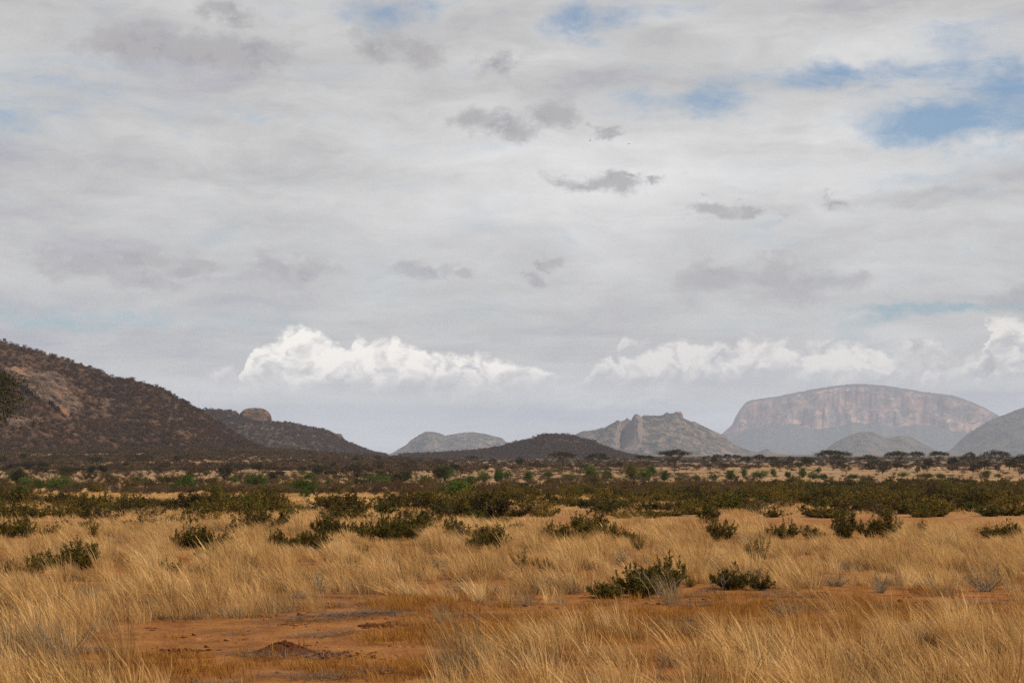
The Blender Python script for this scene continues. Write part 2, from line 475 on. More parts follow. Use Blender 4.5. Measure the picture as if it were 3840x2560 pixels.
    rock = T.ramp(st, [(0.32, (0.10, 0.082, 0.078)), (0.44, (0.20, 0.130, 0.108)), (0.56, (0.33, 0.195, 0.150)), (0.72, (0.46, 0.30, 0.23))])
    rock = T.mix(T.m('MULTIPLY', T.ss(0.52, 0.70, st2), 0.16), rock, (0.17, 0.14, 0.13))
    pal = T.noise(T.vm('MULTIPLY', g, (0.010, 0.006, 0.012)), 1.0, 6, 0.6, 0.8)
    rock = T.mix(T.m('MULTIPLY', T.ss(0.64, 0.69, pal), 0.6), rock, (0.56, 0.46, 0.38))
    ledge = T.m('ABSOLUTE', T.m('SUBTRACT', T.noise(T.vm('MULTIPLY', g, (0.0022, 0.002, 0.0062)), 1.0, 4, 0.6), 0.5))
    rock = T.mix(T.m('MULTIPLY', T.ss(0.030, 0.004, ledge), 0.8), rock, (0.075, 0.078, 0.062))
    veg = T.ramp(T.noise(gs, 6, 6, 0.7), [(0.35, (0.045, 0.048, 0.042)), (0.6, (0.080, 0.076, 0.064)), (0.75, (0.15, 0.125, 0.105))])
    fl = T.ss(0.58, 0.80, T.m('ADD', nz, T.m('MULTIPLY', T.m('SUBTRACT', T.noise(gs, 3, 6, 0.65), 0.5), 0.55)))
    c = T.mix(fl, rock, veg)
    b = T.n('ShaderNodeBsdfPrincipled', {'Base Color': c, 'Roughness': 0.9, 'Specular IOR Level': 0.1})
    T.n('ShaderNodeOutputMaterial', {'Surface': b.outputs[0]})

    # layered outcrop rock
    m, T = material('outcrop_rock')
    g = T.n('ShaderNodeNewGeometry').outputs['Position']
    a = T.noise(T.vm('MULTIPLY', g, (0.10, 0.10, 0.30)), 1.0, 7, 0.7, 0.6)
    o = T.noise(T.vm('MULTIPLY', g, (0.05, 0.05, 0.08)), 1.0, 5, 0.6)
    c = T.ramp(a, [(0.38, (0.016, 0.010, 0.008)), (0.47, (0.062, 0.040, 0.030)), (0.58, (0.12, 0.077, 0.054)), (0.72, (0.25, 0.165, 0.11))])
    c = T.mix(T.m('MULTIPLY', T.ss(0.54, 0.66, o), 0.55), c, (0.34, 0.165, 0.085))
    bp = T.n('ShaderNodeBump', {'Strength': 1.0, 'Distance': 2.5, 'Height': a})
    b = T.n('ShaderNodeBsdfPrincipled', {'Base Color': c, 'Roughness': 0.95, 'Normal': bp.outputs[0], 'Specular IOR Level': 0.1})
    T.n('ShaderNodeOutputMaterial', {'Surface': b.outputs[0]})


make_materials()


# ------------------------------------------------------------------ mesh helpers
def mesh_np(name, verts, quads=None, tris=None, mat=None, rnd=None, smooth=False, mats=None, midx=None):
    me = bpy.data.meshes.new(name)
    verts = np.asarray(verts, np.float32)
    nq = 0 if quads is None else len(quads)
    ntr = 0 if tris is None else len(tris)
    me.vertices.add(len(verts))
    me.vertices.foreach_set('co', verts.ravel())
    loops = []
    if nq: loops.append(np.asarray(quads, np.int32).ravel())
    if ntr: loops.append(np.asarray(tris, np.int32).ravel())
    lv = np.concatenate(loops)
    me.loops.add(len(lv))
    me.loops.foreach_set('vertex_index', lv)
    me.polygons.add(nq + ntr)
    ls = np.concatenate([np.arange(nq) * 4, nq * 4 + np.arange(ntr) * 3]).astype(np.int32)
    me.polygons.foreach_set('loop_start', ls)
    if smooth:
        me.polygons.foreach_set('use_smooth', np.ones(nq + ntr, bool))
    if rnd is not None:
        at = me.attributes.new('rnd', 'FLOAT', 'POINT')
        at.data.foreach_set('value', np.asarray(rnd, np.float32))
    for q in (mats or ([mat] if mat else [])):
        me.materials.append(MATS[q])
    if midx is not None:
        me.polygons.foreach_set('material_index', np.asarray(midx, np.int32))
    me.update(calc_edges=True)
    me.validate()
    return me


class Geo:
    """collects leaves and twigs"""
    def __init__(self):
        self.v = []; self.q = []; self.r = []; self.m = []; self.n = 0

    def add(self, verts, quads, rnd, mi=0):
        self.v.append(verts); self.q.append(quads + self.n); self.r.append(rnd)
        self.m.append(np.full(len(quads), mi)); self.n += len(verts)

    def leaves(self, c, d, length, width, g, rnd=None, mi=0):
        """leaf quads from base points c along directions d"""
        c = np.asarray(c, float); d = np.asarray(d, float)
        n = len(c)
        d = d / np.maximum(np.linalg.norm(d, axis=1, keepdims=True), 1e-6)
        s = np.cross(d, g.normal(size=(n, 3)))
        s /= np.maximum(np.linalg.norm(s, axis=1, keepdims=True), 1e-6)
        L = (length * g.uniform(0.6, 1.3, n))[:, None]
        Wd = (width * g.uniform(0.6, 1.3, n))[:, None]
        v = np.stack([c, c + d * L * 0.5 + s * Wd * 0.5, c + d * L, c + d * L * 0.5 - s * Wd * 0.5], 1).reshape(-1, 3)
        q = np.arange(n * 4).reshape(-1, 4)
        r = g.uniform(0, 1, n) if rnd is None else np.clip(rnd, 0, 1)
        self.add(v, q, np.repeat(r, 4), mi)

    def tube(self, pts, r0, r1, sides=4, rnd=0.5, mi=0):
        pts = np.asarray(pts, float)
        k = len(pts)
        t = np.gradient(pts, axis=0)
        t /= np.maximum(np.linalg.norm(t, axis=1, keepdims=True), 1e-6)
        ref = np.array([0.31, 0.77, 0.2])
        a = np.cross(t, ref); a /= np.maximum(np.linalg.norm(a, axis=1, keepdims=True), 1e-6)
        b = np.cross(t, a)
        rad = np.linspace(r0, r1, k)[:, None, None]
        th = np.arange(sides) * 2 * np.pi / sides
        ring = pts[:, None, :] + rad * (np.cos(th)[None, :, None] * a[:, None, :] + np.sin(th)[None, :, None] * b[:, None, :])
        v = ring.reshape(-1, 3)
        i = np.arange(k - 1)[:, None] * sides; j = np.arange(sides)[None, :]
        q = np.stack([i + j, i + (j + 1) % sides, i + sides + (j + 1) % sides, i + sides + j], -1).reshape(-1, 4)
        self.add(v, q, np.full(len(v), rnd), mi)

    def mesh(self, name, mats):
        return mesh_np(name, np.concatenate(self.v), quads=np.concatenate(self.q), rnd=np.concatenate(self.r),
                       mats=mats, midx=np.concatenate(self.m))


def link(name, me, parent=None, **props):
    o = bpy.data.objects.new(name, me)
    COL.objects.link(o)
    if parent is not None:
        o.parent = parent
    for k, v in props.items():
        o[k] = v
    return o


def place(parts, name, label, cat, loc, scale, rotz, group=None, tilt=0.0):
    """a thing: an Empty at its base with one child per part; parts share mesh data"""
    e = link(name, None, label=label, category=cat)
    e.empty_display_size = 0.2
    e.location = loc
    e.scale = scale
    e.rotation_euler = (tilt * math.cos(rotz), tilt * math.sin(rotz), rotz)
    if group:
        e['group'] = group
    for pn, me in parts:
        link(pn, me, e)
    return e


# ------------------------------------------------------------------ terrain height
def G(x, y):
    x = np.asarray(x, float); y = np.asarray(y, float)
    r = np.hypot(x, y)
    az = np.arctan2(x, y)
    z = -2.6 * sst(45, 300, r)
    z = z + 0.10 * fbm(x / 7.5, y / 7.5, 3, 3) * sst(3, 15, r) * (1 - sst(250, 500, r))
    z = z + 0.5 * fbm(x / 160, y / 160, 11, 3) * sst(150, 500, r)
    z = z + 10.0 * sst(500, 1450, r) * sst(-0.03, -0.16, az) * (1 - sst(2.2, 3.0, np.abs(az)))
    return z


def ground_px(px, py, lift=0.0):
    """where the ray through a point of the photograph meets the plain"""
    dx, dy, dz = (float(q) for q in px_dir(px, py))
    ts = np.geomspace(12, 6000, 900)
    h = CAMZ + ts * dz - G(ts * dx, ts * dy) - lift
    k = np.argmax(h < 0) if (h < 0).any() else len(ts) - 1
    if k == 0: k = 1
    a = h[k - 1] / max(h[k - 1] - h[k], 1e-9)
    t = ts[k - 1] + min(max(a, 0), 1) * (ts[k] - ts[k - 1])
    x, y = t * dx, t * dy
    return x, y, float(G(x, y)), t / FPX     # last: metres per photograph pixel


def build_ground():
    inner = np.linspace(-R(21), R(21), 520)
    outer = np.linspace(R(21), 2 * math.pi - R(21), 64)[1:-1]
    az = np.concatenate([inner, outer])
    r = np.concatenate([[2.0], np.geomspace(6, 30000, 620)])
    A, RR = np.meshgrid(az, r)
    x = np.sin(A) * RR; y = np.cos(A) * RR
    z = G(x, y)
    z = z + 0.018 * fbm(x / 0.9, y / 0.9, 21, 3) * (1 - sst(60, 120, RR))
    n = len(az); k = len(r)
    v = np.stack([x, y, z], -1).reshape(-1, 3)
    i = np.arange(k - 1)[:, None] * n; j = np.arange(n)[None, :]
    q = np.stack([i + j, i + (j + 1) % n, i + n + (j + 1) % n, i + n + j], -1).reshape(-1, 4)[:, ::-1]
    me = mesh_np('ground', v, quads=q, mat='plain_soil', smooth=True)
    link('ground', me, kind='structure', label='red soil plain with dry straw cover running to the hills')


build_ground()


# ------------------------------------------------------------------ hills
class Hill:
    """a ridge with the photographed skyline standing at its own distance, with real depth front and back"""
    def __init__(self, pts, D, front, back, cross, gully, seed, base=None, wander=0.12, rough=0.006, nx=360, nt=110, extra=None, tpow=1.0):
        p = np.array(pts, float)
        az, el = px_azel(p[:, 0], p[:, 1])
        self.az0, self.az1 = az[0], az[-1]
        s = np.linspace(az[0], az[-1], nx)
        e = np.interp(s, az, el)
        off = D * wander * fbm((s - az[0]) * 9, s * 0 + seed, seed, 3)
        win = sst(0, 0.12, (s - az[0]) / (az[-1] - az[0])) * sst(0, 0.12, (az[-1] - s) / (az[-1] - az[0]))
        d = D + off * win
        zr = CAMZ + d * np.tan(e) / np.cos(s) * np.cos(s)
        zb = (-2.6 if base is None else base) - 6.0
        Hh = np.maximum(zr - zb, 1.0)
        tt = np.concatenate([-np.linspace(1, 0, int(nt * 0.72)) ** tpow, np.linspace(0, 1, nt - int(nt * 0.72) + 1)[1:]])
        S, TT = np.meshgrid(s, tt, indexing='ij')
        dd = d[:, None]
        hm = Hh.max()
        k = max(3, int(nx * 0.03)); kern = np.exp(-0.5 * (np.arange(-3 * k, 3 * k + 1) / k) ** 2); kern /= kern.sum()
        Hs = np.convolve(np.pad(Hh, 3 * k, mode='edge'), kern, mode='valid')
        f = sst(0.0, 0.16, np.abs(TT)) * (TT < 0)
        HH = Hh[:, None] * (1 - f) + np.minimum(Hs, Hh.max())[:, None] * f      # crags belong to the ridge, not to the whole slope
        dep = np.where(TT < 0, front, back) * (0.35 * hm + 0.65 * Hs[:, None])
        rad = dd + TT * dep
        a = np.abs(TT)
        g = cross(a, S, TT)
        x = np.sin(S) * rad; y = np.cos(S) * rad
        sc = hm
        amp = sst(0.02, 0.30, a) * (1 - a) ** 0.6
        z = zb + HH * g
        rg = ridged(x / (sc * 1.1) + seed, y / (sc * 1.9), seed, 4)
        z = z + gully * HH * amp * (rg - 0.35)
        z = z + rough * hm * fbm(x / (sc * 0.10), y / (sc * 0.10), seed + 3, 4) * 2
        if extra is not None:
            z = z + extra(S, TT, HH, x, y)
        self.x, self.y, self.z, self.S, self.T = x, y, z, S, TT
        self.nx, self.nt = S.shape

    def ridge(self, px):
        j = int(np.argmin(np.abs(self.T[0])))
        q = project(self.x[:, j], self.y[:, j], self.z[:, j])[0]
        i = int(np.argmin(np.abs(q - px)))
        return float(np.hypot(self.x[i, j], self.y[i, j]))

    def mesh(self, name, mat, mask=None):
        v = np.stack([self.x, self.y, self.z], -1).reshape(-1, 3)
        n, k = self.nx, self.nt
        i = np.arange(n - 1)[:, None] * k; j = np.arange(k - 1)[None, :]
        q = np.stack([i + j, i + k + j, i + k + j + 1, i + j + 1], -1).reshape(-1, 4)
        return mesh_np(name, v, quads=q, mat=mat, smooth=True)

    def sample(self, n, g, tmin=-1.0, tmax=0.15):
        """random points on the surface"""
        jt = np.where((self.T[0] >= tmin) & (self.T[0] <= tmax))[0]
        i = g.uniform(0, self.nx - 1.001, n); j = g.uniform(jt[0], jt[-1] - 0.001, n)
        ii = i.astype(int); jj = j.astype(int); fi = i - ii; fj = j - jj

        def bl(A):
            return (A[ii, jj] * (1 - fi) * (1 - fj) + A[ii + 1, jj] * fi * (1 - fj) + A[ii, jj + 1] * (1 - fi) * fj + A[ii + 1, jj + 1] * fi * fj)
        return np.stack([bl(self.x), bl(self.y), bl(self.z)], -1)


def round_cross(p=1.25):
    def f(a, S, T):
        return np.where(T < 0, (1 - a) ** p * (1 + 0.55 * a * (1 - a)), 1 - a ** 1.5)
    return f


def mesa_cross(a, S, T):
    wob = 0.055 * fbm(S * 55, a * 11 + 2.2, 5, 4) + 0.010 * fbm(S * 230 + 2 * a, a * 3 + 8.1, 9, 3)
    b = np.clip(a + wob * sst(0.01, 0.12, a), 0, 1)
    # the domed top rolls over into two cliff steps that stand on a long talus
    foot = 0.42 + 0.17 * fbm(S * 38 + 1.7, S * 0 + 4.4, 7, 4)
    mid = foot + (0.94 - foot) * np.clip(0.45 + 0.5 * fbm(S * 70 + 9, S * 0 + 1.4, 17, 3), 0.1, 0.9)
    b1 = 0.19 + 0.10 * fbm(S * 60, S * 0 + 3.1, 27, 3)
    top = 1 - 0.06 * sst(0.0, 0.12, b)
    cl = top - (top - mid) * sst(0.06, 0.125, b) - (mid - foot) * sst(b1 + 0.03, b1 + 0.09, b)
    tal = foot * ((1 - np.clip((b - 0.30) / 0.70, 0, 1)) ** 1.4)
    fr = np.where(b < 0.30, cl, np.minimum(cl, tal))
    return np.where(T < 0, fr, 1 - a ** 2.2)


P_LEFT = [(-1500, 1700), (-1200, 1560), (-900, 1400), (-600, 1285), (-300, 1262), (-120, 1268), (0, 1281), (49, 1291), (112, 1312), (179, 1329), (250, 1350), (312, 1367), (357, 1387), (415, 1414),
          (446, 1422), (491, 1424), (536, 1435), (576, 1450), (620, 1462), (661, 1487), (714, 1520), (759, 1549), (803, 1576), (848, 1605), (893, 1634), (937, 1661), (982, 1683), (1030, 1702)]
P_TWO = [(420, 1690), (560, 1600), (650, 1550), (737, 1536), (803, 1535), (848, 1540), (868, 1537), (885, 1549), (905, 1562), (960, 1570), (1017, 1579), (1078, 1585), (1123, 1594), (1168, 1604), (1212, 1611),
         (1248, 1625), (1280, 1640), (1293, 1656), (1324, 1667), (1364, 1683), (1400, 1698), (1450, 1706)]
P_THREE = [(1450, 1706), (1467, 1701), (1494, 1684), (1525, 1667), (1538, 1651), (1570, 1631), (1596, 1617), (1623, 1618), (1650, 1624), (1672, 1633), (1695, 1628), (1735, 1621), (1770, 1619), (1815, 1625),
           (1851, 1634), (1882, 1641), (1898, 1656), (1960, 1680), (2020, 1700)]
P_FOUR = [(1500, 1706), (1650, 1699), (1748, 1694), (1815, 1686), (1882, 1677), (1900, 1669), (1936, 1658), (1976, 1650), (2012, 1638), (2047, 1631), (2101, 1629), (2141, 1632), (2190, 1649), (2221, 1653), (2257, 1670),
          (2302, 1690), (2346, 1704), (2400, 1712)]
P_FIVE = [(2050, 1690), (2110, 1655), (2152, 1632), (2177, 1619), (2212, 1614), (2266, 1605), (2297, 1588), (2313, 1577), (2322, 1576), (2328, 1581), (2342, 1575), (2351, 1567), (2358, 1572), (2372, 1578), (2382, 1573), (2396, 1572), (2413, 1560),
          (2445, 1558), (2470, 1559), (2489, 1556), (2498, 1549), (2526, 1553), (2533, 1546), (2554, 1547), (2560, 1568), (2583, 1579), (2596, 1582), (2606, 1583), (2623, 1591), (2659, 1608), (2686, 1621), (2721, 1633), (2739, 1652),
          (2757, 1670), (2793, 1684), (2837, 1697), (2900, 1708)]
P_KNOLL = [(2790, 1708), (2840, 1696), (2862, 1686), (2876, 1682), (2890, 1687), (2907, 1700), (2960, 1702), (3040, 1704), (3100, 1708)]
P_MESA = [(2560, 1700), (2640, 1665), (2710, 1625), (2744, 1596), (2757, 1565), (2775, 1534), (2797, 1508), (2820, 1499), (2840, 1496), (2907, 1487), (2974, 1474), (3041, 1460), (3108, 1449), (3175, 1441), (3219, 1439), (3264, 1441),
          (3331, 1447), (3398, 1458), (3465, 1469), (3532, 1477), (3577, 1483), (3621, 1498), (3666, 1516), (3711, 1538), (3746, 1558), (3830, 1600), (3920, 1650), (4010, 1700)]
P_SEVEN = [(3030, 1712), (3059, 1707), (3090, 1690), (3126, 1661), (3161, 1643), (3197, 1626), (3233, 1618), (3273, 1619), (3291, 1628), (3309, 1637), (3331, 1642), (3367, 1634), (3394, 1632), (3425, 1643), (3465, 1666), (3501, 1683), (3532, 1697), (3580, 1710)]
P_EIGHT = [(3520, 1712), (3557, 1697), (3577, 1673), (3608, 1644), (3644, 1615), (3688, 1588), (3733, 1566), (3778, 1550), (3840, 1526), (3950, 1490), (4080, 1470), (4220, 1490), (4400, 1560), (4560, 1700)]


def az_px(px):
    return float(px_azel(px, 1650)[0])


def five_extra(S, T, HH, x, y):
    # a buttress running down from the pale spire, with a gully on its left
    a = np.abs(T)
    ctr = az_px(2384) + 0.0006 * fbm(a * 6, a * 0, 4, 2)
    k = np.exp(-((S - ctr) / 0.0030) ** 2)
    gl = np.exp(-((S - (ctr - 0.0062 - 0.003 * a)) / 0.0032) ** 2)
    w = sst(0.03, 0.15, a) * (1 - sst(0.55, 0.85, a)) * (T < 0)
    cr = 0.05 * HH * ridged(x / 130, y / 130, 44, 4) * sst(0.02, 0.1, a) * (1 - sst(0.6, 0.95, a))
    return HH * w * (0.24 * k - 0.26 * gl) + cr


HL = Hill(P_LEFT, 1450, 4.6, 4.0, round_cross(1.3), 0.10, 2, base=7, wander=0.06, rough=0.008, nx=520, nt=170)
H2 = Hill(P_TWO, 2700, 3.8, 3.5, round_cross(1.15), 0.12, 12, base=4, wander=0.05, nx=420, nt=120)
H3 = Hill(P_THREE, 9500, 2.4, 2.6, round_cross(0.9), 0.20, 23, wander=0.02, rough=0.012)
H4 = Hill(P_FOUR, 2400, 4.0, 3.5, round_cross(1.1), 0.10, 31, wander=0.05, rough=0.012)
H5 = Hill(P_FIVE, 7200, 3.0, 3.0, round_cross(1.15), 0.24, 45, wander=0.02, rough=0.012, nx=560, nt=160, extra=five_extra)
HK = Hill(P_KNOLL, 8600, 3.0, 3.0, round_cross(1.1), 0.10, 52, wander=0.01, nx=120, nt=60)
HM = Hill(P_MESA, 17000, 3.0, 3.0, mesa_cross, 0.05, 61, wander=0.0, rough=0.006, nx=900, nt=300, tpow=1.6)
H7 = Hill(P_SEVEN, 9800, 3.0, 3.0, round_cross(1.1), 0.16, 71, wander=0.02, rough=0.010)
H8 = Hill(P_EIGHT, 10800, 2.8, 3.0, round_cross(1.1), 0.16, 83, wander=0.02, rough=0.008)

hills = {}
for key, h, name, mat, lab in [
    ('L', HL, 'hill', 'near_hill', 'nearest dark brown scrub-covered hill sloping down from the left edge'),
    ('2', H2, 'hill', 'dark_hill', 'blue-brown ridge with rounded rock knob behind the nearest left hill'),
    ('3', H3, 'hill', 'grey_hill', 'pale blue-grey double-humped hill in the middle distance'),
    ('4', H4, 'hill', 'dark_hill', 'low dark brown rounded hill in front of the jagged grey mountain'),
    ('5', H5, 'mountain', 'grey_hill', 'jagged grey rocky mountain with pale spire left of the table mountain'),
    ('K', HK, 'hill', 'soft_hill', 'tiny grey knoll at the foot of the table mountain'),
    ('M', HM, 'table_mountain', 'mesa_rock', 'huge flat-domed table mountain with pink streaked cliffs in haze'),
    ('7', H7, 'hill', 'soft_hill', 'grey-green twin-topped hill in front of the table mountain'),
    ('8', H8, 'hill', 'soft_hill', 'hazy grey slope rising to the right edge of the picture')]:
    hills[key] = link(name, h.mesh(name, mat), kind='structure', label=lab)


def rock_patch(h, parent, name, poly, lift, seed, mat, label, nu=150, nv=110, sc=18.0, strata=1.0):
    """bare rock standing proud of a hillside: a closed crust over the hill surface inside an outline"""
    poly = np.array(poly, float)
    px, py = project(h.x, h.y, h.z)
    vis = h.T <= 0.02
    # signed distance-like mask in the hillside's own picture plane
    def inside(qx, qy):
        c = np.zeros(qx.shape, bool)
        n = len(poly)
        for i in range(n):
            x1, y1 = poly[i]; x2, y2 = poly[(i + 1) % n]
            cond = ((y1 > qy) != (y2 > qy)) & (qx < (x2 - x1) * (qy - y1) / (y2 - y1 + 1e-9) + x1)
            c ^= cond
        return c
    m = np.zeros(px.shape)
    g = np.random.default_rng(seed)
    for k in range(24):
        ox, oy = g.normal(0, 9, 2)
        m += inside(px + ox + 6 * fbm(px / 20, py / 20, seed, 3), py + oy * 0.7 + 5 * fbm(px / 20 + 9, py / 20, seed, 3))
    m = m / 24 * vis
    I, J = np.where(m > 0.05)
    i0, i1, j0, j1 = I.min(), I.max() + 1, J.min(), J.max() + 1
    fi = np.linspace(i0, i1, nu); fj = np.linspace(j0, j1, nv)

    def up(A):
        B = np.empty((nu, A.shape[1]))
        idx = np.arange(A.shape[0])
        for j in range(A.shape[1]):
            B[:, j] = np.interp(fi, idx, A[:, j])
        C = np.empty((nu, nv))
        jd = np.arange(A.shape[1])
        for i in range(nu):
            C[i] = np.interp(fj, jd, B[i])
        return C
    x, y, z, mm = up(h.x), up(h.y), up(h.z), up(m)
    st = fbm(x / sc + 0.3 * z / sc, z / (sc * 0.35), seed + 5, 5, 0.6)
    blk = ridged(x / (sc * 0.8), z / (sc * 0.5), seed + 9, 4)
    hgt = lift * sst(0.12, 0.7, mm) * (0.55 + 0.9 * strata * st + 0.35 * blk) - 0.6 * lift * (1 - sst(0.05, 0.3, mm))
    dirv = np.array([0.0, -0.8, 0.6])
    v = np.stack([x + dirv[0] * hgt, y + dirv[1] * hgt, z + dirv[2] * hgt], -1).reshape(-1, 3)
    i = np.arange(nu - 1)[:, None] * nv; j = np.arange(nv - 1)[None, :]
    q = np.stack([i + j, i + nv + j, i + nv + j + 1, i + j + 1], -1).reshape(-1, 4)
    keep = (mm.ravel()[q] > 0.02).all(1)
    o = link(name, mesh_np(name, v, quads=q[keep], mat=mat), parent, label=label)
    return o


rock_patch(HL, hills['L'], 'rock_outcrop', [(15, 1402), (70, 1386), (118, 1383), (135, 1412), (215, 1402), (245, 1430), (258, 1470), (300, 1510), (325, 1545), (285, 1552), (240, 1560), (205, 1522), (150, 1500), (100, 1465), (30, 1430)],
           7.0, 3, 'outcrop_rock', 'bare layered pinkish rock outcrop on the hillside', 220, 170, 12.0)
rock_patch(HL, hills['L'], 'rock_outcrop', [(370, 1500), (392, 1498), (415, 1515), (405, 1530), (378, 1522)], 5.0, 8, 'outcrop_rock', 'small pale rock ledge among the scrub', 40, 30, 10.0)
rock_patch(HL, hills['L'], 'rock_outcrop', [(20, 1575), (70, 1560), (130, 1580), (90, 1600), (30, 1596)], 4.0, 18, 'outcrop_rock', 'low broken rocks below the main outcrop', 50, 30, 9.0)


def boulder(name, parent, px, py_top, py_base, wpx, D, depth, seed, mat, label, square=2.6, lean=0.0):
    """a rounded monolith"""
    nu, nv = 72, 40
    az = az_px(px)
    zb = CAMZ + D * math.tan((HORIZON - py_base) / FPX); zt = CAMZ + D * math.tan((HORIZON - py_top) / FPX)
    hw = wpx / FPX * D / 2; hh = zt - zb
    th = np.linspace(0, 2 * np.pi, nu, endpoint=False)[:, None]
    ph = np.linspace(-0.25, 1, nv)[None, :] * np.pi / 2
    c, s = np.cos(th), np.sin(th)
    e = 2 / square

    def sp(a):
        return np.sign(a) * np.abs(a) ** e
    cp = np.abs(np.cos(ph)) ** e; sp_ = np.sign(ph) * np.abs(np.sin(ph)) ** e
    X = hw * sp(c) * cp; Y = depth * sp(s) * cp; Z = hh * sp_ + 0 * c
    k = 1 + 0.10 * fbm(c * 2 + seed, Z / hh * 2 + s * 1.5, seed, 4) + 0.05 * ridged(c * 6, s * 6 + Z / hh, seed + 2, 3)
    X, Y, Z = X * k + lean * Z, Y * k, Z * (1 + 0.06 * fbm(c * 3, s * 3 + ph, seed + 4, 3))
    v = np.stack([X + math.sin(az) * D, Y + math.cos(az) * D, Z + zb], -1).reshape(-1, 3)
    i = np.arange(nu)[:, None]; j = np.arange(nv - 1)[None, :]
    q = np.stack([i * nv + j, ((i + 1) % nu) * nv + j, ((i + 1) % nu) * nv + j + 1, i * nv + j + 1], -1).reshape(-1, 4)
    return link(name, mesh_np(name, v, quads=q, mat=mat, smooth=True), parent, label=label)


boulder('rock_knob', hills['2'], 956, 1532, 1588, 118, H2.ridge(956) - 8, 26, 5, 'outcrop_rock', 'rounded brown granite knob on the ridge', 2.8)
boulder('rock_ledge', hills['2'], 1266, 1626, 1647, 36, H2.ridge(1266) - 5, 12, 9, 'outcrop_rock', 'overhanging brown rock ledge at the end of the ridge', 3.4)
boulder('rock_ledge', hills['2'], 1222, 1613, 1630, 34, H2.ridge(1222), 12, 14, 'outcrop_rock', 'weathered rock step on the ridge line', 3.0)
boulder('rock_spire', hills['5'], 2384, 1574, 1612, 16, H5.ridge(2384) - 22, 26, 3, 'outcrop_rock', 'pale pink rock spire below the skyline', 2.4)
boulder('rock_crag', hills['5'], 2545, 1547, 1580, 30, H5.ridge(2545), 40, 6, 'outcrop_rock', 'square crag at the summit', 3.6)
boulder('rock_crag', hills['5'], 2602, 1581, 1596, 20, H5.ridge(2602), 25, 11, 'outcrop_rock', 'small crag on the right shoulder', 3.0)


# ------------------------------------------------------------------ plants: prototype meshes
def sprig_shrub(name, seed, stems=22, spread=0.85, leaf=0.035, leafw=0.013, per=11, mats=('shrub_leaf', 'bark'), dens=15, up=0.35, droop=0.0):
    """low shrub of many ascending stems, each dressed in short leafy sprigs; about 1 high and 1.7 wide"""
    g = np.random.default_rng(seed)
    F, B = Geo(), Geo()
    for k in range(stems):
        a = g.uniform(0, 2 * np.pi)
        out = spread * math.sqrt(g.uniform(0.02, 1))
        hgt = (1.0 - 0.55 * (out / spread) ** 2) * g.uniform(0.62, 1.08)
        tip = np.array([math.cos(a) * out, math.sin(a) * out, hgt])
        mid = np.array([math.cos(a) * out * 0.55, math.sin(a) * out * 0.55, hgt * 0.38]) + g.normal(0, 0.04, 3)
        b0 = np.array([g.normal(0, 0.05), g.normal(0, 0.05), -0.03])
        t = np.linspace(0, 1, 7)[:, None]
        pts = b0 * (1 - t) ** 2 + 2 * mid * t * (1 - t) + tip * t ** 2
        pts[1:-1] += g.normal(0, 0.012, pts[1:-1].shape)
        B.tube(pts, 0.014, 0.004, 4, g.uniform(0, 1))
        tone = g.uniform(0.0, 0.75)
        for s in range(per):
            f = g.uniform(0.12, 1.0)
            q = np.array([np.interp(f, t[:, 0], pts[:, i]) for i in range(3)])
            dr = g.normal(0, 1, 3); dr[2] = abs(dr[2]) * 0.7 + up - droop
            dr += 0.5 * np.array([math.cos(a), math.sin(a), 0])
            dr /= np.linalg.norm(dr)
            ln = g.uniform(0.10, 0.26) * (1.25 - 0.5 * f)
            if f > 0.9:
                dr = np.array([dr[0] * 0.35, dr[1] * 0.35, 1.0]); dr /= np.linalg.norm(dr)
            e = q + dr * ln
            B.tube(np.stack([q, (q + e) / 2 + g.normal(0, 0.008, 3), e]), 0.005, 0.002, 3, g.uniform(0, 1))
            n = int(dens * g.uniform(0.6, 1.3))
            w = g.uniform(0.1, 1.0, n)[:, None]
            c = q + (e - q) * w + g.normal(0, 0.012, (n, 3))
            d = dr * 0.8 + g.normal(0, 0.7, (n, 3))
            F.leaves(c, d, leaf, leafw, g, tone + 0.25 * g.uniform(0, 1, n) + 0.15 * w[:, 0])
    return [('foliage', F.mesh(name + '_foliage', [mats[0]])), ('stems', B.mesh(name + '_stems', [mats[1]]))]


def clump_cloud(F, centers, rad, flat, n, leaf, leafw, g, mi=0, tone=None):
    for c in centers:
        p = g.normal(0, 1, (n, 3))
        p /= np.maximum(np.linalg.norm(p, axis=1, keepdims=True), 1e-6)
        p *= (g.uniform(0.25, 1.0, n) ** 0.5)[:, None] * rad * g.uniform(0.75, 1.25)
        p[:, 2] *= flat
        tn = g.uniform(0, 0.7) if tone is None else tone
        F.leaves(np.asarray(c) + p, p + g.normal(0, rad * 0.7, (n, 3)), leaf, leafw, g, tn + 0.3 * g.uniform(0, 1, n), mi)


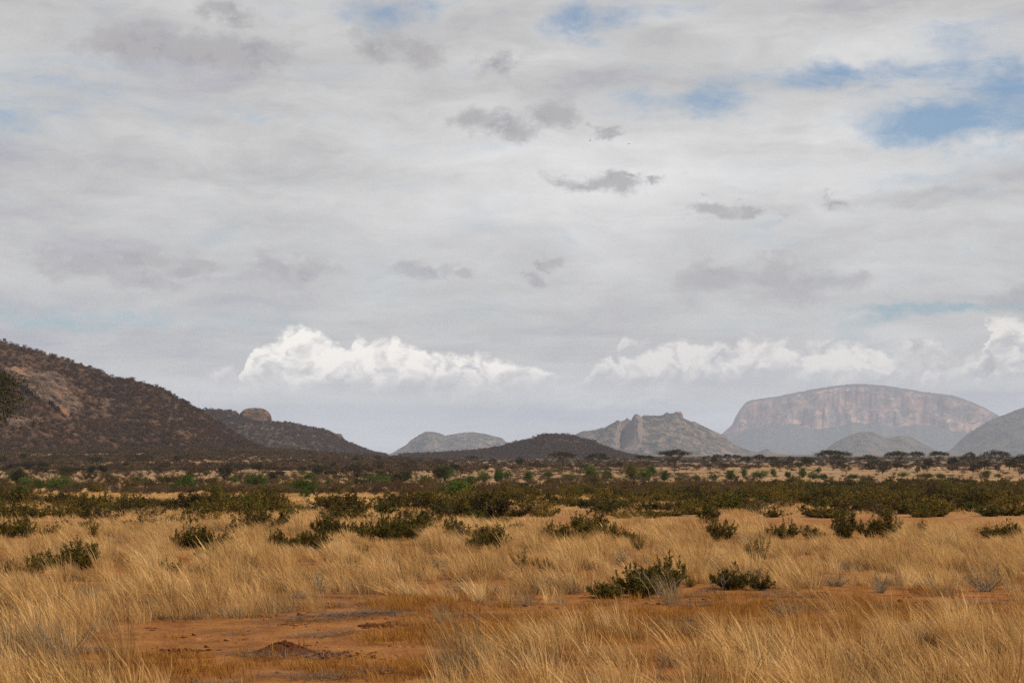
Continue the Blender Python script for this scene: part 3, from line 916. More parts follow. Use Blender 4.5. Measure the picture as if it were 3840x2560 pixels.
def round_bush(name, seed, mats=('green_leaf', 'bark'), clumps=90, n=46, leaf=0.085, leafw=0.05):
    """dense rounded bush reaching down to the ground; 2 wide, about 1.3 high"""
    g = np.random.default_rng(seed)
    F, B = Geo(), Geo()
    cs = []
    lob = [(g.uniform(-0.45, 0.45), g.uniform(-0.45, 0.45), g.uniform(0.35, 0.75), g.uniform(0.42, 0.62)) for _ in range(6)] + [(0, 0, 0.55, 0.68)]
    for k in range(clumps):
        lx, ly, lz, lr = lob[g.integers(len(lob))]
        d = g.normal(0, 1, 3); d[2] = d[2] * 0.8 + 0.15; d /= np.linalg.norm(d)
        c = np.array([lx, ly, lz]) + d * lr * g.uniform(0.55, 1.0)
        if c[2] < 0.05: c[2] = g.uniform(0.05, 0.3)
        cs.append(c)
    clump_cloud(F, cs, 0.17, 0.85, n, leaf, leafw, g)
    for k in range(7):
        a = g.uniform(0, 2 * np.pi)
        e = np.array([math.cos(a) * 0.5, math.sin(a) * 0.5, g.uniform(0.5, 1.0)])
        B.tube(np.stack([[g.normal(0, .05), g.normal(0, .05), -0.05], e * [0.4, 0.4, 0.55], e]), 0.04, 0.012, 5, g.uniform(0, 1))
    return [('foliage', F.mesh(name + '_foliage', [mats[0]])), ('stems', B.mesh(name + '_stems', [mats[1]]))]


def branch(B, p0, p1, r0, r1, g, wob=0.05, k=5, sides=5):
    t = np.linspace(0, 1, k)[:, None]
    pts = np.asarray(p0) * (1 - t) + np.asarray(p1) * t
    L = np.linalg.norm(np.asarray(p1) - np.asarray(p0))
    pts[1:-1] += g.normal(0, wob * L, pts[1:-1].shape)
    B.tube(pts, r0, r1, sides, g.uniform(0, 1))
    return pts


def umbrella_acacia(name, seed, mats=('acacia_leaf', 'bark'), half=0.85, fork=0.30, limbs=5, clumps=60, n=60, thick=0.05, dome=0.14, leaf=0.035, leafw=0.02, lower=0.0):
    """flat-crowned thorn tree: short trunk, limbs fanning in a V, tiers of thin foliage; 1 high"""
    g = np.random.default_rng(seed)
    F, B = Geo(), Geo()
    lean = g.normal(0, 0.05, 2)
    f0 = np.array([lean[0], lean[1], fork])
    branch(B, (0, 0, -0.04), f0, 0.030, 0.024, g, 0.06, 5, 6)
    tips = []
    for k in range(limbs):
        a = 2 * np.pi * (k + g.uniform(-0.3, 0.3)) / limbs
        r = half * g.uniform(0.45, 0.72)
        zz = 0.93 - dome * (r / half) ** 2 - g.uniform(0.05, 0.12)
        p = np.array([math.cos(a) * r, math.sin(a) * r, zz])
        m = f0 * 0.45 + p * 0.55 + np.array([0, 0, 0.04])
        branch(B, f0, m, 0.018, 0.012, g)
        branch(B, m, p, 0.012, 0.006, g)
        tips.append(p)
        for q in range(4):
            b = a + g.uniform(-0.7, 0.7)
            rr = half * g.uniform(0.35, 0.97)
            e = np.array([math.cos(b) * rr, math.sin(b) * rr, 0.93 - dome * (rr / half) ** 2 - g.uniform(0.0, 0.06)])
            branch(B, m if q < 2 else (m + p) / 2, e, 0.008, 0.003, g, 0.06, 4, 4)
            tips.append(e)
    cs = list(tips)
    tier = [(g.uniform(-0.6, 0.6) * half, g.uniform(-0.6, 0.6) * half) for _ in range(5)]
    while len(cs) < clumps:
        a = g.uniform(0, 2 * np.pi); r = half * math.sqrt(g.uniform(0, 1))
        jj = 0.05 * fbm(math.cos(a) * r * 4, math.sin(a) * r * 4, seed, 2)
        cs.append(np.array([math.cos(a) * r, math.sin(a) * r, 0.955 - dome * (r / half) ** 2 + jj + g.normal(0, 0.014) - (g.uniform(0.06, 0.16) if g.uniform() < 0.22 + lower else 0)]))
    clump_cloud(F, cs, 0.13, thick / 0.13, n, leaf, leafw, g)
    return [('crown', F.mesh(name + '_crown', [mats[0]])), ('trunk', B.mesh(name + '_trunk', [mats[1]]))]


def bushy_tree(name, seed, mats=('acacia_leaf', 'bark'), clumps=48, n=50, lo=0.3, half=0.5, leaf=0.05, leafw=0.03):
    """small tree with an uneven rounded crown on a short forked stem; 1 high"""
    g = np.random.default_rng(seed)
    F, B = Geo(), Geo()
    f0 = np.array([g.normal(0, .04), g.normal(0, .04), lo * 0.75])
    branch(B, (0, 0, -0.04), f0, 0.032, 0.024, g, 0.06, 4, 6)
    cs = []
    for k in range(6):
        a = 2 * np.pi * k / 6 + g.uniform(-0.4, 0.4)
        e = np.array([math.cos(a) * half * g.uniform(0.4, 0.8), math.sin(a) * half * g.uniform(0.4, 0.8), g.uniform(lo + 0.2, 0.85)])
        branch(B, f0, e, 0.016, 0.005, g, 0.07, 5, 4)
        cs.append(e)
    while len(cs) < clumps:
        d = g.normal(0, 1, 3); d /= np.linalg.norm(d)
        r = g.uniform(0.5, 1.0)
        c = np.array([d[0] * half * r, d[1] * half * r, (lo + 1) / 2 + d[2] * (1 - lo) / 2 * r * 0.9])
        if fbm(c[0] * 4, c[1] * 4 + c[2] * 3, seed, 2) > -0.28: cs.append(c)
    clump_cloud(F, cs, 0.13, 0.6, n, leaf, leafw, g)
    return [('crown', F.mesh(name + '_crown', [mats[0]])), ('trunk', B.mesh(name + '_trunk', [mats[1]]))]


def thorn_scrub(name, seed, stems=26, mats=('scrub_twig', 'scrub_twig'), leaf=0.05, leafw=0.02, n=20):
    """nearly leafless thorn bush: a haze of twigs; 1 high, 1.7 wide"""
    g = np.random.default_rng(seed)
    F, B = Geo(), Geo()
    for k in range(stems):
        a = g.uniform(0, 2 * np.pi); out = 0.85 * math.sqrt(g.uniform(0.02, 1)); h = (1 - 0.4 * out ** 2) * g.uniform(0.55, 1.05)
        e = np.array([math.cos(a) * out, math.sin(a) * out, h])
        m = e * [0.5, 0.5, 0.45] + g.normal(0, 0.05, 3)
        t = np.linspace(0, 1, 5)[:, None]
        pts = 2 * m * t * (1 - t) + e * t ** 2
        B.tube(pts, 0.014, 0.004, 3, g.uniform(0, 1))
        for s in range(7):
            f = g.uniform(0.3, 1)
            q = np.array([np.interp(f, t[:, 0], pts[:, i]) for i in range(3)])
            dr = g.normal(0, 1, 3); dr[2] = abs(dr[2]); dr /= np.linalg.norm(dr)
            B.tube(np.stack([q, q + dr * 0.12 + g.normal(0, .01, 3), q + dr * g.uniform(0.18, 0.3)]), 0.006, 0.002, 3, g.uniform(0, 1))
            c = q + dr * g.uniform(0.05, 0.3, (n, 1)) + g.normal(0, 0.03, (n, 3))
            F.leaves(c, g.normal(0, 1, (n, 3)), leaf, leafw, g)
    return [('twigs', F.mesh(name + '_twigs', [mats[0]])), ('stems', B.mesh(name + '_stems', [mats[1]]))]


def simple_bush(name, seed, mat, clumps=16, n=14, leaf=0.22, leafw=0.13, flat=0.75, trunk=False):
    """far scrub: one small mesh, 1 high and about 1.5 wide"""
    g = np.random.default_rng(seed)
    F = Geo()
    cs = []
    for k in range(clumps):
        d = g.normal(0, 1, 3); d /= np.linalg.norm(d)
        cs.append(np.array([d[0] * 0.55, d[1] * 0.55, max(0.12, 0.5 + d[2] * 0.36 + (0.12 if trunk else 0))]) * g.uniform(0.75, 1.1))
    clump_cloud(F, cs, 0.24, flat, n, leaf, leafw, g)
    for k in range(4 if not trunk else 3):
        a = g.uniform(0, 2 * np.pi)
        F.tube(np.stack([[0, 0, -0.1], [math.cos(a) * .12, math.sin(a) * .12, 0.3], [math.cos(a) * .35, math.sin(a) * .35, 0.65]]), 0.035, 0.012, 3, g.uniform(0, 1), 1)
    return F.mesh(name, [mat, 'bark'])


def grass_tuft(name, seed, blades, rad, hmin, hmax, width, lean, wind, mat, seg=3):
    """a tussock: bent tapering blades, all swept a little by the wind"""
    g = np.random.default_rng(seed)
    n = blades
    a = g.uniform(0, 2 * np.pi, n); r = rad * np.sqrt(g.uniform(0, 1, n))
    b = np.stack([np.cos(a) * r, np.sin(a) * r, np.full(n, -0.02)], -1)
    L = g.uniform(hmin, hmax, n) * (1 - 0.25 * (r / rad) ** 2)
    out = np.stack([np.cos(a), np.sin(a), np.zeros(n)], -1) * (lean * g.uniform(0.1, 1.1, n) * (0.4 + 0.6 * r / rad))[:, None]
    wv = np.array([-1.0, -0.25, 0.0])[None] * (wind * g.uniform(0.3, 1.6, n))[:, None]
    ran = g.normal(0, 0.10, (n, 3)) * [1, 1, 0]
    sd = np.stack([-np.sin(a + g.normal(0, 1, n)), np.cos(a + g.normal(0, 1, n)), np.zeros(n)], -1)
    ws = width * g.uniform(0.6, 1.4, n)
    sh = 0.5 * (g.uniform(0, 1, n) < 0.3) * (hmax > 0.4)
    V = []
    for k in range(seg + 1):
        t = k / seg
        p = b + (np.array([0, 0, 1.0])[None] * L[:, None] * (t - 0.12 * t * t)) + (out * t + ran * t + wv * t * t) * L[:, None]
        w = (ws * (1.0 - 0.8 * t ** 1.5) + (sh * ws if k == seg - 1 else 0.35 * sh * ws if k == seg else 0.0))[:, None]
        V += [p - sd * w / 2, p + sd * w / 2]
    V = np.stack(V, 1)                      # n, 2(seg+1), 3
    m = 2 * (seg + 1)
    i = np.arange(n)[:, None] * m; k = np.arange(seg)[None, :] * 2
    q = np.stack([i + k, i + k + 1, i + k + 3, i + k + 2], -1).reshape(-1, 4)
    rn = np.clip(g.normal(0.5, 0.25, n), 0, 1)
    return mesh_np(name, V.reshape(-1, 3), quads=q, mat=mat, rnd=np.repeat(rn, m))


def clod_mesh(name, seed, mat):
    g = np.random.default_rng(seed)
    nu, nv = 7, 4
    th = np.linspace(0, 2 * np.pi, nu, endpoint=False)[:, None]; ph = np.linspace(-0.5, 1.0, nv)[None, :] * np.pi / 2
    k = g.uniform(0.7, 1.25, (nu, nv))
    k[:, -1] = 1
    v = np.stack([np.cos(th) * np.cos(ph) * k, np.sin(th) * np.cos(ph) * k, (np.sin(ph) + 0 * th) * 0.6 * k], -1).reshape(-1, 3)
    i = np.arange(nu)[:, None]; j = np.arange(nv - 1)[None, :]
    q = np.stack([i * nv + j, ((i + 1) % nu) * nv + j, ((i + 1) % nu) * nv + j + 1, i * nv + j + 1], -1).reshape(-1, 4)
    return mesh_np(name, v, quads=q, mat=mat, rnd=np.full(len(v), g.uniform()))


# ------------------------------------------------------------------ scattering of what nobody could count
def scatter(name, protos, pts, rot, scl, idx, label):
    pc = bpy.data.collections.new(name + '_kinds')
    for k, me in enumerate(protos):
        o = bpy.data.objects.new('%s_kind_%02d' % (name, k), me)
        pc.objects.link(o)
    me = bpy.data.meshes.new(name)
    n = len(pts)
    me.vertices.add(n)
    me.vertices.foreach_set('co', np.asarray(pts, np.float32).ravel())
    for an, ty, val, fld in (('rot', 'FLOAT_VECTOR', rot, 'vector'), ('scl', 'FLOAT_VECTOR', scl, 'vector'), ('idx', 'INT', idx, 'value')):
        at = me.attributes.new(an, ty, 'POINT')
        at.data.foreach_set(fld, np.asarray(val, np.int32 if ty == 'INT' else np.float32).ravel())
    o = link(name, me, kind='stuff', label=label)
    ng = bpy.data.node_groups.new(name + '_scatter', 'GeometryNodeTree')
    ng.interface.new_socket('Geometry', in_out='INPUT', socket_type='NodeSocketGeometry')
    ng.interface.new_socket('Geometry', in_out='OUTPUT', socket_type='NodeSocketGeometry')
    N = ng.nodes; Lk = ng.links
    gi = N.new('NodeGroupInput'); go = N.new('NodeGroupOutput')
    ci = N.new('GeometryNodeCollectionInfo')
    ci.inputs['Collection'].default_value = pc
    ci.inputs['Separate Children'].default_value = True
    ci.inputs['Reset Children'].default_value = True
    ip = N.new('GeometryNodeInstanceOnPoints')
    ip.inputs['Pick Instance'].default_value = True

    def na(nm, ty):
        q = N.new('GeometryNodeInputNamedAttribute')
        q.data_type = ty
        q.inputs['Name'].default_value = nm
        return q.outputs[0]
    Lk.new(gi.outputs[0], ip.inputs['Points'])
    Lk.new(ci.outputs[0], ip.inputs['Instance'])
    Lk.new(na('idx', 'INT'), ip.inputs['Instance Index'])
    Lk.new(na('rot', 'FLOAT_VECTOR'), ip.inputs['Rotation'])
    Lk.new(na('scl', 'FLOAT_VECTOR'), ip.inputs['Scale'])
    Lk.new(ip.outputs[0], go.inputs[0])
    md = o.modifiers.new('scatter', 'NODES')
    md.node_group = ng
    return o


def wedge(n, r0, r1, g, a0=-R(20.5), a1=R(20.5), power=2.0):
    a = g.uniform(a0, a1, n)
    r = (r0 ** power + g.uniform(0, 1, n) * (r1 ** power - r0 ** power)) ** (1 / power)
    x, y = np.sin(a) * r, np.cos(a) * r
    return x, y, G(x, y), r, a


def ell(px, py, cx, cy_, rx, ry):
    return np.exp(-(((px - cx) / rx) ** 2 + ((py - cy_) / ry) ** 2))


def bare_map(px, py):
    """0 under grass, 1 on the bare red soil patches"""
    w = 0.0
    for cx, cy_, rx, ry, k in [(800, 2420, 320, 50, 1.3), (1150, 2400, 380, 60, 1.4), (1400, 2330, 300, 55, 1.2), (1650, 2300, 260, 40, 0.95), (1330, 2255, 180, 26, 0.9), (1850, 2330, 230, 40, .55),
                               (620, 2460, 200, 50, 1.0), (1250, 2480, 420, 45, 1.2), (1130, 2560, 470, 60, 1.5), (1130, 2680, 450, 80, 1.5), (1130, 2800, 450, 90, 1.5), (2900, 2315, 1000, 46, 0.62), (1700, 2400, 300, 40, .5), (560, 2400, 160, 40, .7), (2250, 2300, 350, 40, .6), (3400, 2300, 500, 40, .5), (900, 2350, 380, 34, 0.8), (200, 2545, 250, 22, .8), (3250, 2245, 260, 40, 1.0), (2950, 2260, 300, 28, 0.9), (2500, 2280, 260, 34, 0.9),
                               (2250, 2240, 130, 16, 0.7), (3650, 2270, 300, 36, 0.6), (3000, 2330, 350, 25, .4), (2750, 1946, 900, 11, 1.3), (3500, 1948, 600, 15, 1.3), (2000, 1942, 300, 8, 1.1), (270, 1966, 120, 9, 1.2), (80, 1925, 110, 14, .8)]:
        w = w + k * ell(px, py, cx, cy_, rx, ry)
    return w


def make_grass():
    g = np.random.default_rng(101)
    protos = [grass_tuft('grass_tuft_mesh', 200 + k, 64, 0.13, 0.26, 0.66, 0.0066, 0.55, 0.18 + 0.07 * (k % 3), 'straw') for k in range(7)]
    protos += [grass_tuft('grass_tuft_mesh', 230 + k, 60, 0.15, 0.16, 0.42, 0.0055, 0.65, 0.16, 'grey_straw') for k in range(3)]
    protos += [grass_tuft('grass_tuft_mesh', 245 + k, 60, 0.18, 0.08, 0.26, 0.006, 0.8, 0.1, 'litter') for k in range(3)]
    x, y, z, r, a = wedge(37500, 13.5, 70, g, power=1.7)
    px, py = project(x, y, z)
    bare = bare_map(px, py) + 0.35 * fbm(x / 1.3, y / 1.3, 77, 3)
    pat = fbm(x / 2.6, y / 2.6, 88, 3) + 0.45 * fbm(x / 0.75, y / 0.95, 89, 2)
    keep = g.uniform(0, 1, len(x)) < np.clip(1.15 - 1.9 * bare, 0.0, 1) * np.clip(0.46 + 2.2 * pat, 0.05, 1)
    # thinner growth in the right-hand clearing and on the lower middle
    thin = 0.75 * ell(px, py, 3200, 2270, 700, 60) + 0.5 * ell(px, py, 2300, 2330, 500, 60)
    keep &= g.uniform(0, 1, len(x)) > thin
    lowr = sst(1600, 1750, px) * sst(2310, 2360, py)
    keep &= g.uniform(0, 1, len(x)) > 0.36 * lowr
    # the grass gives way to the shrub band
    keep &= g.uniform(0, 1, len(x)) < sst(1962, 2012, py + 25 * fbm(x / 6, y / 6, 12, 2) + np.where(px < 1800, 18, 0))
    # little grass grows within the shrubs
    near = np.zeros(len(x), bool)
    for fx, fy, fw, fh, kind, _ in FORE:
        near |= (np.abs(px - fx) < fw * 0.5) & (py > fy - 25) & (py < fy + 75)
        if kind != 'H':
            keep &= ~((np.abs(px - fx) < fw * 0.42) & (np.abs(py - fy - 12) < 22)) | (g.uniform(0, 1, len(x)) < 0.25)
    x, y, z, r, px, py, pat, near = (q[keep] for q in (x, y, z, r, px, py, pat, near))
    n = len(x)
    low = np.clip(bare_map(px, py) * 1.4, 0, 0.7)
    s = 0.88 * g.uniform(0.5, 1.35, n) * (1 - 0.5 * low) * np.clip(0.9 + 0.8 * pat, 0.5, 1.35) * (1 - 0.30 * sst(40, 62, r)) * (1 + 0.22 * (1 - sst(20, 30, r)))
    s = s * np.where(near, 0.62, 1.0) * (1 - 0.16 * sst(1600, 1750, px) * sst(2310, 2360, py))
    w = g.uniform(0.9, 1.5, n) * (1 + 0.5 * sst(40, 62, r))
    idx = np.where(g.uniform(0, 1, n) < 0.22 + 0.3 * low + 0.4 * sst(0.1, 0.5, fbm(x / 4, y / 2.5, 14, 2)), g.integers(7, 10, n), g.integers(0, 7, n))
    idx = np.where(g.uniform(0, 1, n) < 0.20, g.integers(10, 13, n), idx)
    rot = np.stack([g.normal(0, 0.13, n), g.normal(0, 0.13, n), g.normal(0, 0.6, n)], -1)
    scatter('grass', protos, np.stack([x, y, z], -1), rot, np.stack([w * s, w * s, s], -1), idx, 'tall dry straw-coloured grass bending left over the foreground')

    # straw patches between the bushes further out
    protos = [grass_tuft('grass_tuft_mesh', 260 + k, 90, 0.55, 0.18, 0.42, 0.012, 0.3, 0.2, 'straw') for k in range(4)]
    x, y, z, r, a = wedge(17500, 62, 330, g, power=1.3)
    px, py = project(x, y, z)
    pat = fbm(x / 14, y / 14, 99, 3) + 0.5 * fbm(x / 4, y / 4, 98, 2)
    keep = (pat > -0.08) & (bare_map(px, py) < 0.45)
    x, y, z, r = (q[keep] for q in (x, y, z, r))
    n = len(x)
    s = g.uniform(0.5, 1.0, n) * (1 - 0.35 * sst(120, 260, r))
    rot = np.stack([g.normal(0, 0.06, n), g.normal(0, 0.06, n), g.normal(0, 0.6, n)], -1)
    scatter('meadow_grass', protos, np.stack([x, y, z], -1), rot, np.stack([s * 1.5, s * 1.5, s], -1), g.integers(0, 4, n), 'dry straw grass patches between the shrubs of the middle plain')

    # short orange stubble on and around the bare soil
    protos = [grass_tuft('stubble_tuft_mesh', 280 + k, 46, 0.14, 0.05, 0.17, 0.006, 0.6, 0.2, 'orange_stubble') for k in range(4)]
    x, y, z, r, a = wedge(36000, 14, 62, g, power=1.6)
    px, py = project(x, y, z)
    zone = (1.0 * ell(px, py, 1550, 2270, 190, 26) + 1.1 * ell(px, py, 1250, 2510, 520, 26) + 0.9 * ell(px, py, 2100, 2370, 500, 50) + 0.6 * ell(px, py, 3000, 2300, 900, 70) + 0.7 * ell(px, py, 1950, 2480, 400, 60)
            + 0.5 * ell(px, py, 600, 2500, 400, 60) + 0.5 * ell(px, py, 3300, 2440, 800, 120) + 0.35 * ell(px, py, 1650, 2360, 250, 60))
    keep = g.uniform(0, 1, len(x)) < np.clip(zone * 1.2 + 0.9 * fbm(x / 1.6, y / 1.6, 71, 3) - 0.15, 0.02, 1)
    x, y, z = (q[keep] for q in (x, y, z))
    n = len(x)
    s = g.uniform(0.6, 1.5, n)
    rot = np.stack([g.normal(0, 0.1, n), g.normal(0, 0.1, n), g.normal(0, 0.7, n)], -1)
    scatter('stubble', protos, np.stack([x, y, z], -1), rot, np.stack([s, s, s], -1), g.integers(0, 4, n), 'short orange stubble grass around the bare red soil')

    # grey flattened litter and clods on the bare patches
    protos = [grass_tuft('litter_mesh', 300 + k, 60, 0.22, 0.08, 0.3, 0.006, 2.6, 0.2, 'litter') for k in range(3)]
    x, y, z, r, a = wedge(10500, 14, 62, g, power=1.6)
    px, py = project(x, y, z)
    pat = fbm(x / 1.8, y / 1.2, 55, 3)
    keep = (pat > 0.16) & (bare_map(px, py) > 0.12)
    x, y, z = (q[keep] for q in (x, y, z))
    n = len(x)
    s = g.uniform(0.5, 1.2, n)
    rot = np.stack([np.zeros(n), np.zeros(n), g.uniform(0, 6.28, n)], -1)
    scatter('dry_litter', protos, np.stack([x, y, z + 0.01], -1), rot, np.stack([s, s, s * 0.35], -1), g.integers(0, 3, n), 'grey dead plant litter lying on the red soil')

    protos = [clod_mesh('clod_mesh', 320 + k, 'clod_soil') for k in range(5)]
    x, y, z, r, a = wedge(71000, 14, 58, g, power=1.6)
    px, py = project(x, y, z)
    line = fbm(x / 1.1, y / 0.5, 66, 4)
    keep = (bare_map(px, py) > 0.35) & (g.uniform(0, 1, len(x)) < np.clip(line * 2.6 - 0.25, 0.02, 1))
    x, y, z = (q[keep] for q in (x, y, z))
    n = len(x)
    s = 0.010 + 0.030 * g.uniform(0, 1, n) ** 3
    rot = np.stack([g.normal(0, 0.3, n), g.normal(0, 0.3, n), g.uniform(0, 6.28, n)], -1)
    scatter('soil_clods', protos, np.stack([x, y, z], -1), rot, np.stack([s * 1.6, s * 1.6, s], -1), g.integers(0, 5, n), 'small crusted red soil clods scattered on the bare patches')




# ------------------------------------------------------------------ foreground shrubs
SHRUB = [sprig_shrub('shrub', 400 + k, 30 + k % 4 * 4, 0.85, leaf=0.055, leafw=0.024, per=17, dens=24, up=0.12) for k in range(6)]
LOOSE = [sprig_shrub('loose_shrub', 430 + k, 17, 0.75, leaf=0.045, leafw=0.017, per=11, dens=17, up=0.6) for k in range(3)]
HERB = [sprig_shrub('herb', 440 + k, 20, 0.8, leaf=0.05, leafw=0.02, per=8, mats=('herb_leaf', 'grey_twig'), dens=5, up=0.3) for k in range(3)]

#        px    base  w    h   kind   label
FORE = [
    (2350, 2240, 250, 128, 'S', 'broad dark olive shrub on bare soil, left half of the large foreground pair'),
    (2492, 2226, 190, 165, 'S', 'dark shrub with a tall pointed spire, right of the broad foreground shrub'),
    (2785, 2210, 205, 100, 'S', 'low dark olive shrub alone on red soil right of the spired shrub'),
    (2590, 2200, 90, 60, 'L', 'small thin shrub sprig between the two foreground shrub clumps'),
    (2700, 2008, 122, 88, 'S', 'compact dark round shrub standing by the red track'),
    (2150, 2002, 215, 78, 'S', 'wide dark shrub clump in front of the red track near the middle'),
    (2330, 2003, 120, 46, 'S', 'low grey-green shrub right beside the wide middle clump'),
    (2850, 2082, 140, 112, 'L', 'loose upright shrub with separate sprigs in tall grass'),
    (1995, 2120, 190, 78, 'L', 'olive shrub half sunk in tall grass at the picture middle'),
    (2395, 2040, 85, 66, 'L', 'thin upright shrub above the grass, left of the compact round shrub'),
    (2985, 2000, 195, 58, 'S', 'spreading low shrub left of the tall pair by the track'),
    (3165, 1998, 125, 100, 'S', 'tall open shrub, left one of the pair in front of the red track'),
    (3300, 1994, 165, 95, 'S', 'tall wide shrub, right one of the pair in front of the red track'),
    (3462, 1987, 50, 45, 'S', 'small single shrub tuft right of the tall pair'),
    (3750, 1997, 150, 48, 'S', 'low shrub near the right edge in front of the track'),
    (1060, 2035, 115, 55, 'S', 'small dark green shrub, left one of a pair in the left meadow'),
    (1172, 2036, 145, 72, 'S', 'dark rounded green shrub, right one of a pair in the left meadow'),
    (1830, 2035, 150, 80, 'S', 'dark shrub with knobbly upright tips at the meadow edge'),
    (1390, 2070, 125, 52, 'L', 'dull olive shrub low in the grass below the shrub band'),
    (1700, 1982, 95, 58, 'S', 'small shrub at the front of the band left of the red track end'),
    (1260, 1992, 160, 78, 'S', 'very dark brown shrub at the front of the left band'),
    (1420, 2008, 170, 85, 'S', 'olive-brown shrub in the middle of the front band'),
    (1520, 2004, 150, 88, 'S', 'olive-brown shrub touching its neighbour at the band front'),
    (250, 2105, 240, 92, 'S', 'dark knobbly shrub spread low in the left grass'),
    (90, 2150, 190, 110, 'L', 'feathery olive shrub at the left edge in tall grass'),
    (690, 2135, 175, 64, 'L', 'spiky olive shrub poking from the pale left grass'),
    (760, 2037, 230, 84, 'S', 'rounded olive shrub with spiky crown in the left meadow'),
    (767, 2072, 75, 36, 'S', 'tiny dark shrub below the rounded olive one'),
    (65, 1996, 150, 70, 'S', 'dark green shrub at the left edge beside orange grass'),
    (195, 1989, 80, 28, 'S', 'low leafy shrub tuft left of the small red clearing'),
    (350, 1992, 78, 58, 'L', 'thin shrub just right of the small red clearing'),
    (450, 2092, 115, 32, 'L', 'faint low shrub row right of the dark knobbly shrub'),
    (20, 2150, 80, 70, 'L', 'sprig of shrub cut by the left edge'),
    (2330, 2088, 100, 58, 'H', 'greyish herb with thin leaves in the middle grass'),
    (2485, 2062, 90, 48, 'H', 'small leafy herb just above the grass tops'),
    (3700, 2216, 200, 135, 'H', 'sparse grey-green leafy herb at the right above bare soil'),
    (2950, 2312, 190, 100, 'H', 'dry twiggy herb bush on the red soil clearing'),
    (3140, 2196, 180, 64, 'H', 'thin green herb at the edge of the right clearing'),
    (3300, 2190, 120, 60, 'H', 'thin herb right beside the clearing edge'),
    (1195, 2192, 90, 95, 'H', 'upright grey herb in the left grass bank'),
    (330, 2245, 190, 75, 'H', 'scattered green herb in the left grass bank'),
    (2680, 2120, 110, 70, 'H', 'airy herb with dark leaf tips behind the lone low shrub'),
    (1640, 2110, 70, 46, 'H', 'small herb lost in the middle grass'),
]


def make_fore():
    g = np.random.default_rng(51)
    for k, (px, py, w, h, kind, lab) in enumerate(FORE):
        lift = 0.0 if 2195 < py < 2330 else 0.15
        x, y, z, s = ground_px(px, py, lift)
        pool = {'S': SHRUB, 'L': LOOSE, 'H': HERB}[kind]
        parts = pool[k % len(pool)]
        ww = w * s / 1.6
        hh = (h * s + lift) / 1.08
        nm, cat = ('herb', 'herb') if kind == 'H' else ('shrub', 'shrub')
        e = place(parts, nm, lab, cat, (x, y, z - 0.01), (ww, ww * 0.9, hh), 0.0 if w / h > 1.7 else g.uniform(0, 6.28), 'foreground herbs' if kind == 'H' else 'foreground shrubs')
        if kind != 'H' and w / h > 1.7:
            kids = list(e.children)
            sg = g.choice([-1, 1])
            rz = g.uniform(0, 6.28)
            for c in kids:
                c.location = (-0.30 * sg, 0.06, 0); c.scale = (0.72, 0.80, 1.0); c.rotation_euler = (0, 0, rz)
            rz = g.uniform(0, 6.28); hh2 = g.uniform(0.55, 0.85)
            for pn, me in pool[(k + 2) % len(pool)]:
                c = link(pn, me, e)
                c.location = (0.42 * sg, -0.08, 0); c.scale = (0.62, 0.66, hh2); c.rotation_euler = (0, 0.12 * sg, rz)


make_fore()
make_grass()


# ------------------------------------------------------------------ trees and green bushes of the plain
UMB = [umbrella_acacia('acacia', 500 + k, half=0.80 + 0.08 * (k % 3), fork=0.22 + 0.08 * (k % 3), limbs=4 + k % 3, clumps=85, n=75, thick=0.065) for k in range(5)]
UMB_BROWN = [umbrella_acacia('acacia', 520 + k, mats=('acacia_brown', 'bark'), half=0.9, fork=0.33, limbs=5, n=70, clumps=80) for k in range(2)]
DOME = [umbrella_acacia('acacia', 540 + k, half=0.8, fork=0.2, dome=0.35, clumps=90, thick=0.075, lower=0.3) for k in range(3)]
BUSHY = [bushy_tree('tree', 560 + k, lo=0.22 + 0.1 * (k % 3), half=0.45 + 0.07 * (k % 2)) for k in range(5)]
BUSHY_BROWN = [bushy_tree('tree', 580 + k, mats=('acacia_brown', 'bark'), lo=0.25, half=0.6, n=36) for k in range(3)]
GREEN = [round_bush('green_bush', 600 + k) for k in range(4)]
YELLOW = [round_bush('green_bush', 620, mats=('yellow_green_leaf', 'bark'))]
GREEN_TREE = [bushy_tree('green_tree', 630 + k, mats=('green_leaf', 'bark'), lo=0.18, half=0.5, clumps=60) for k in range(2)]

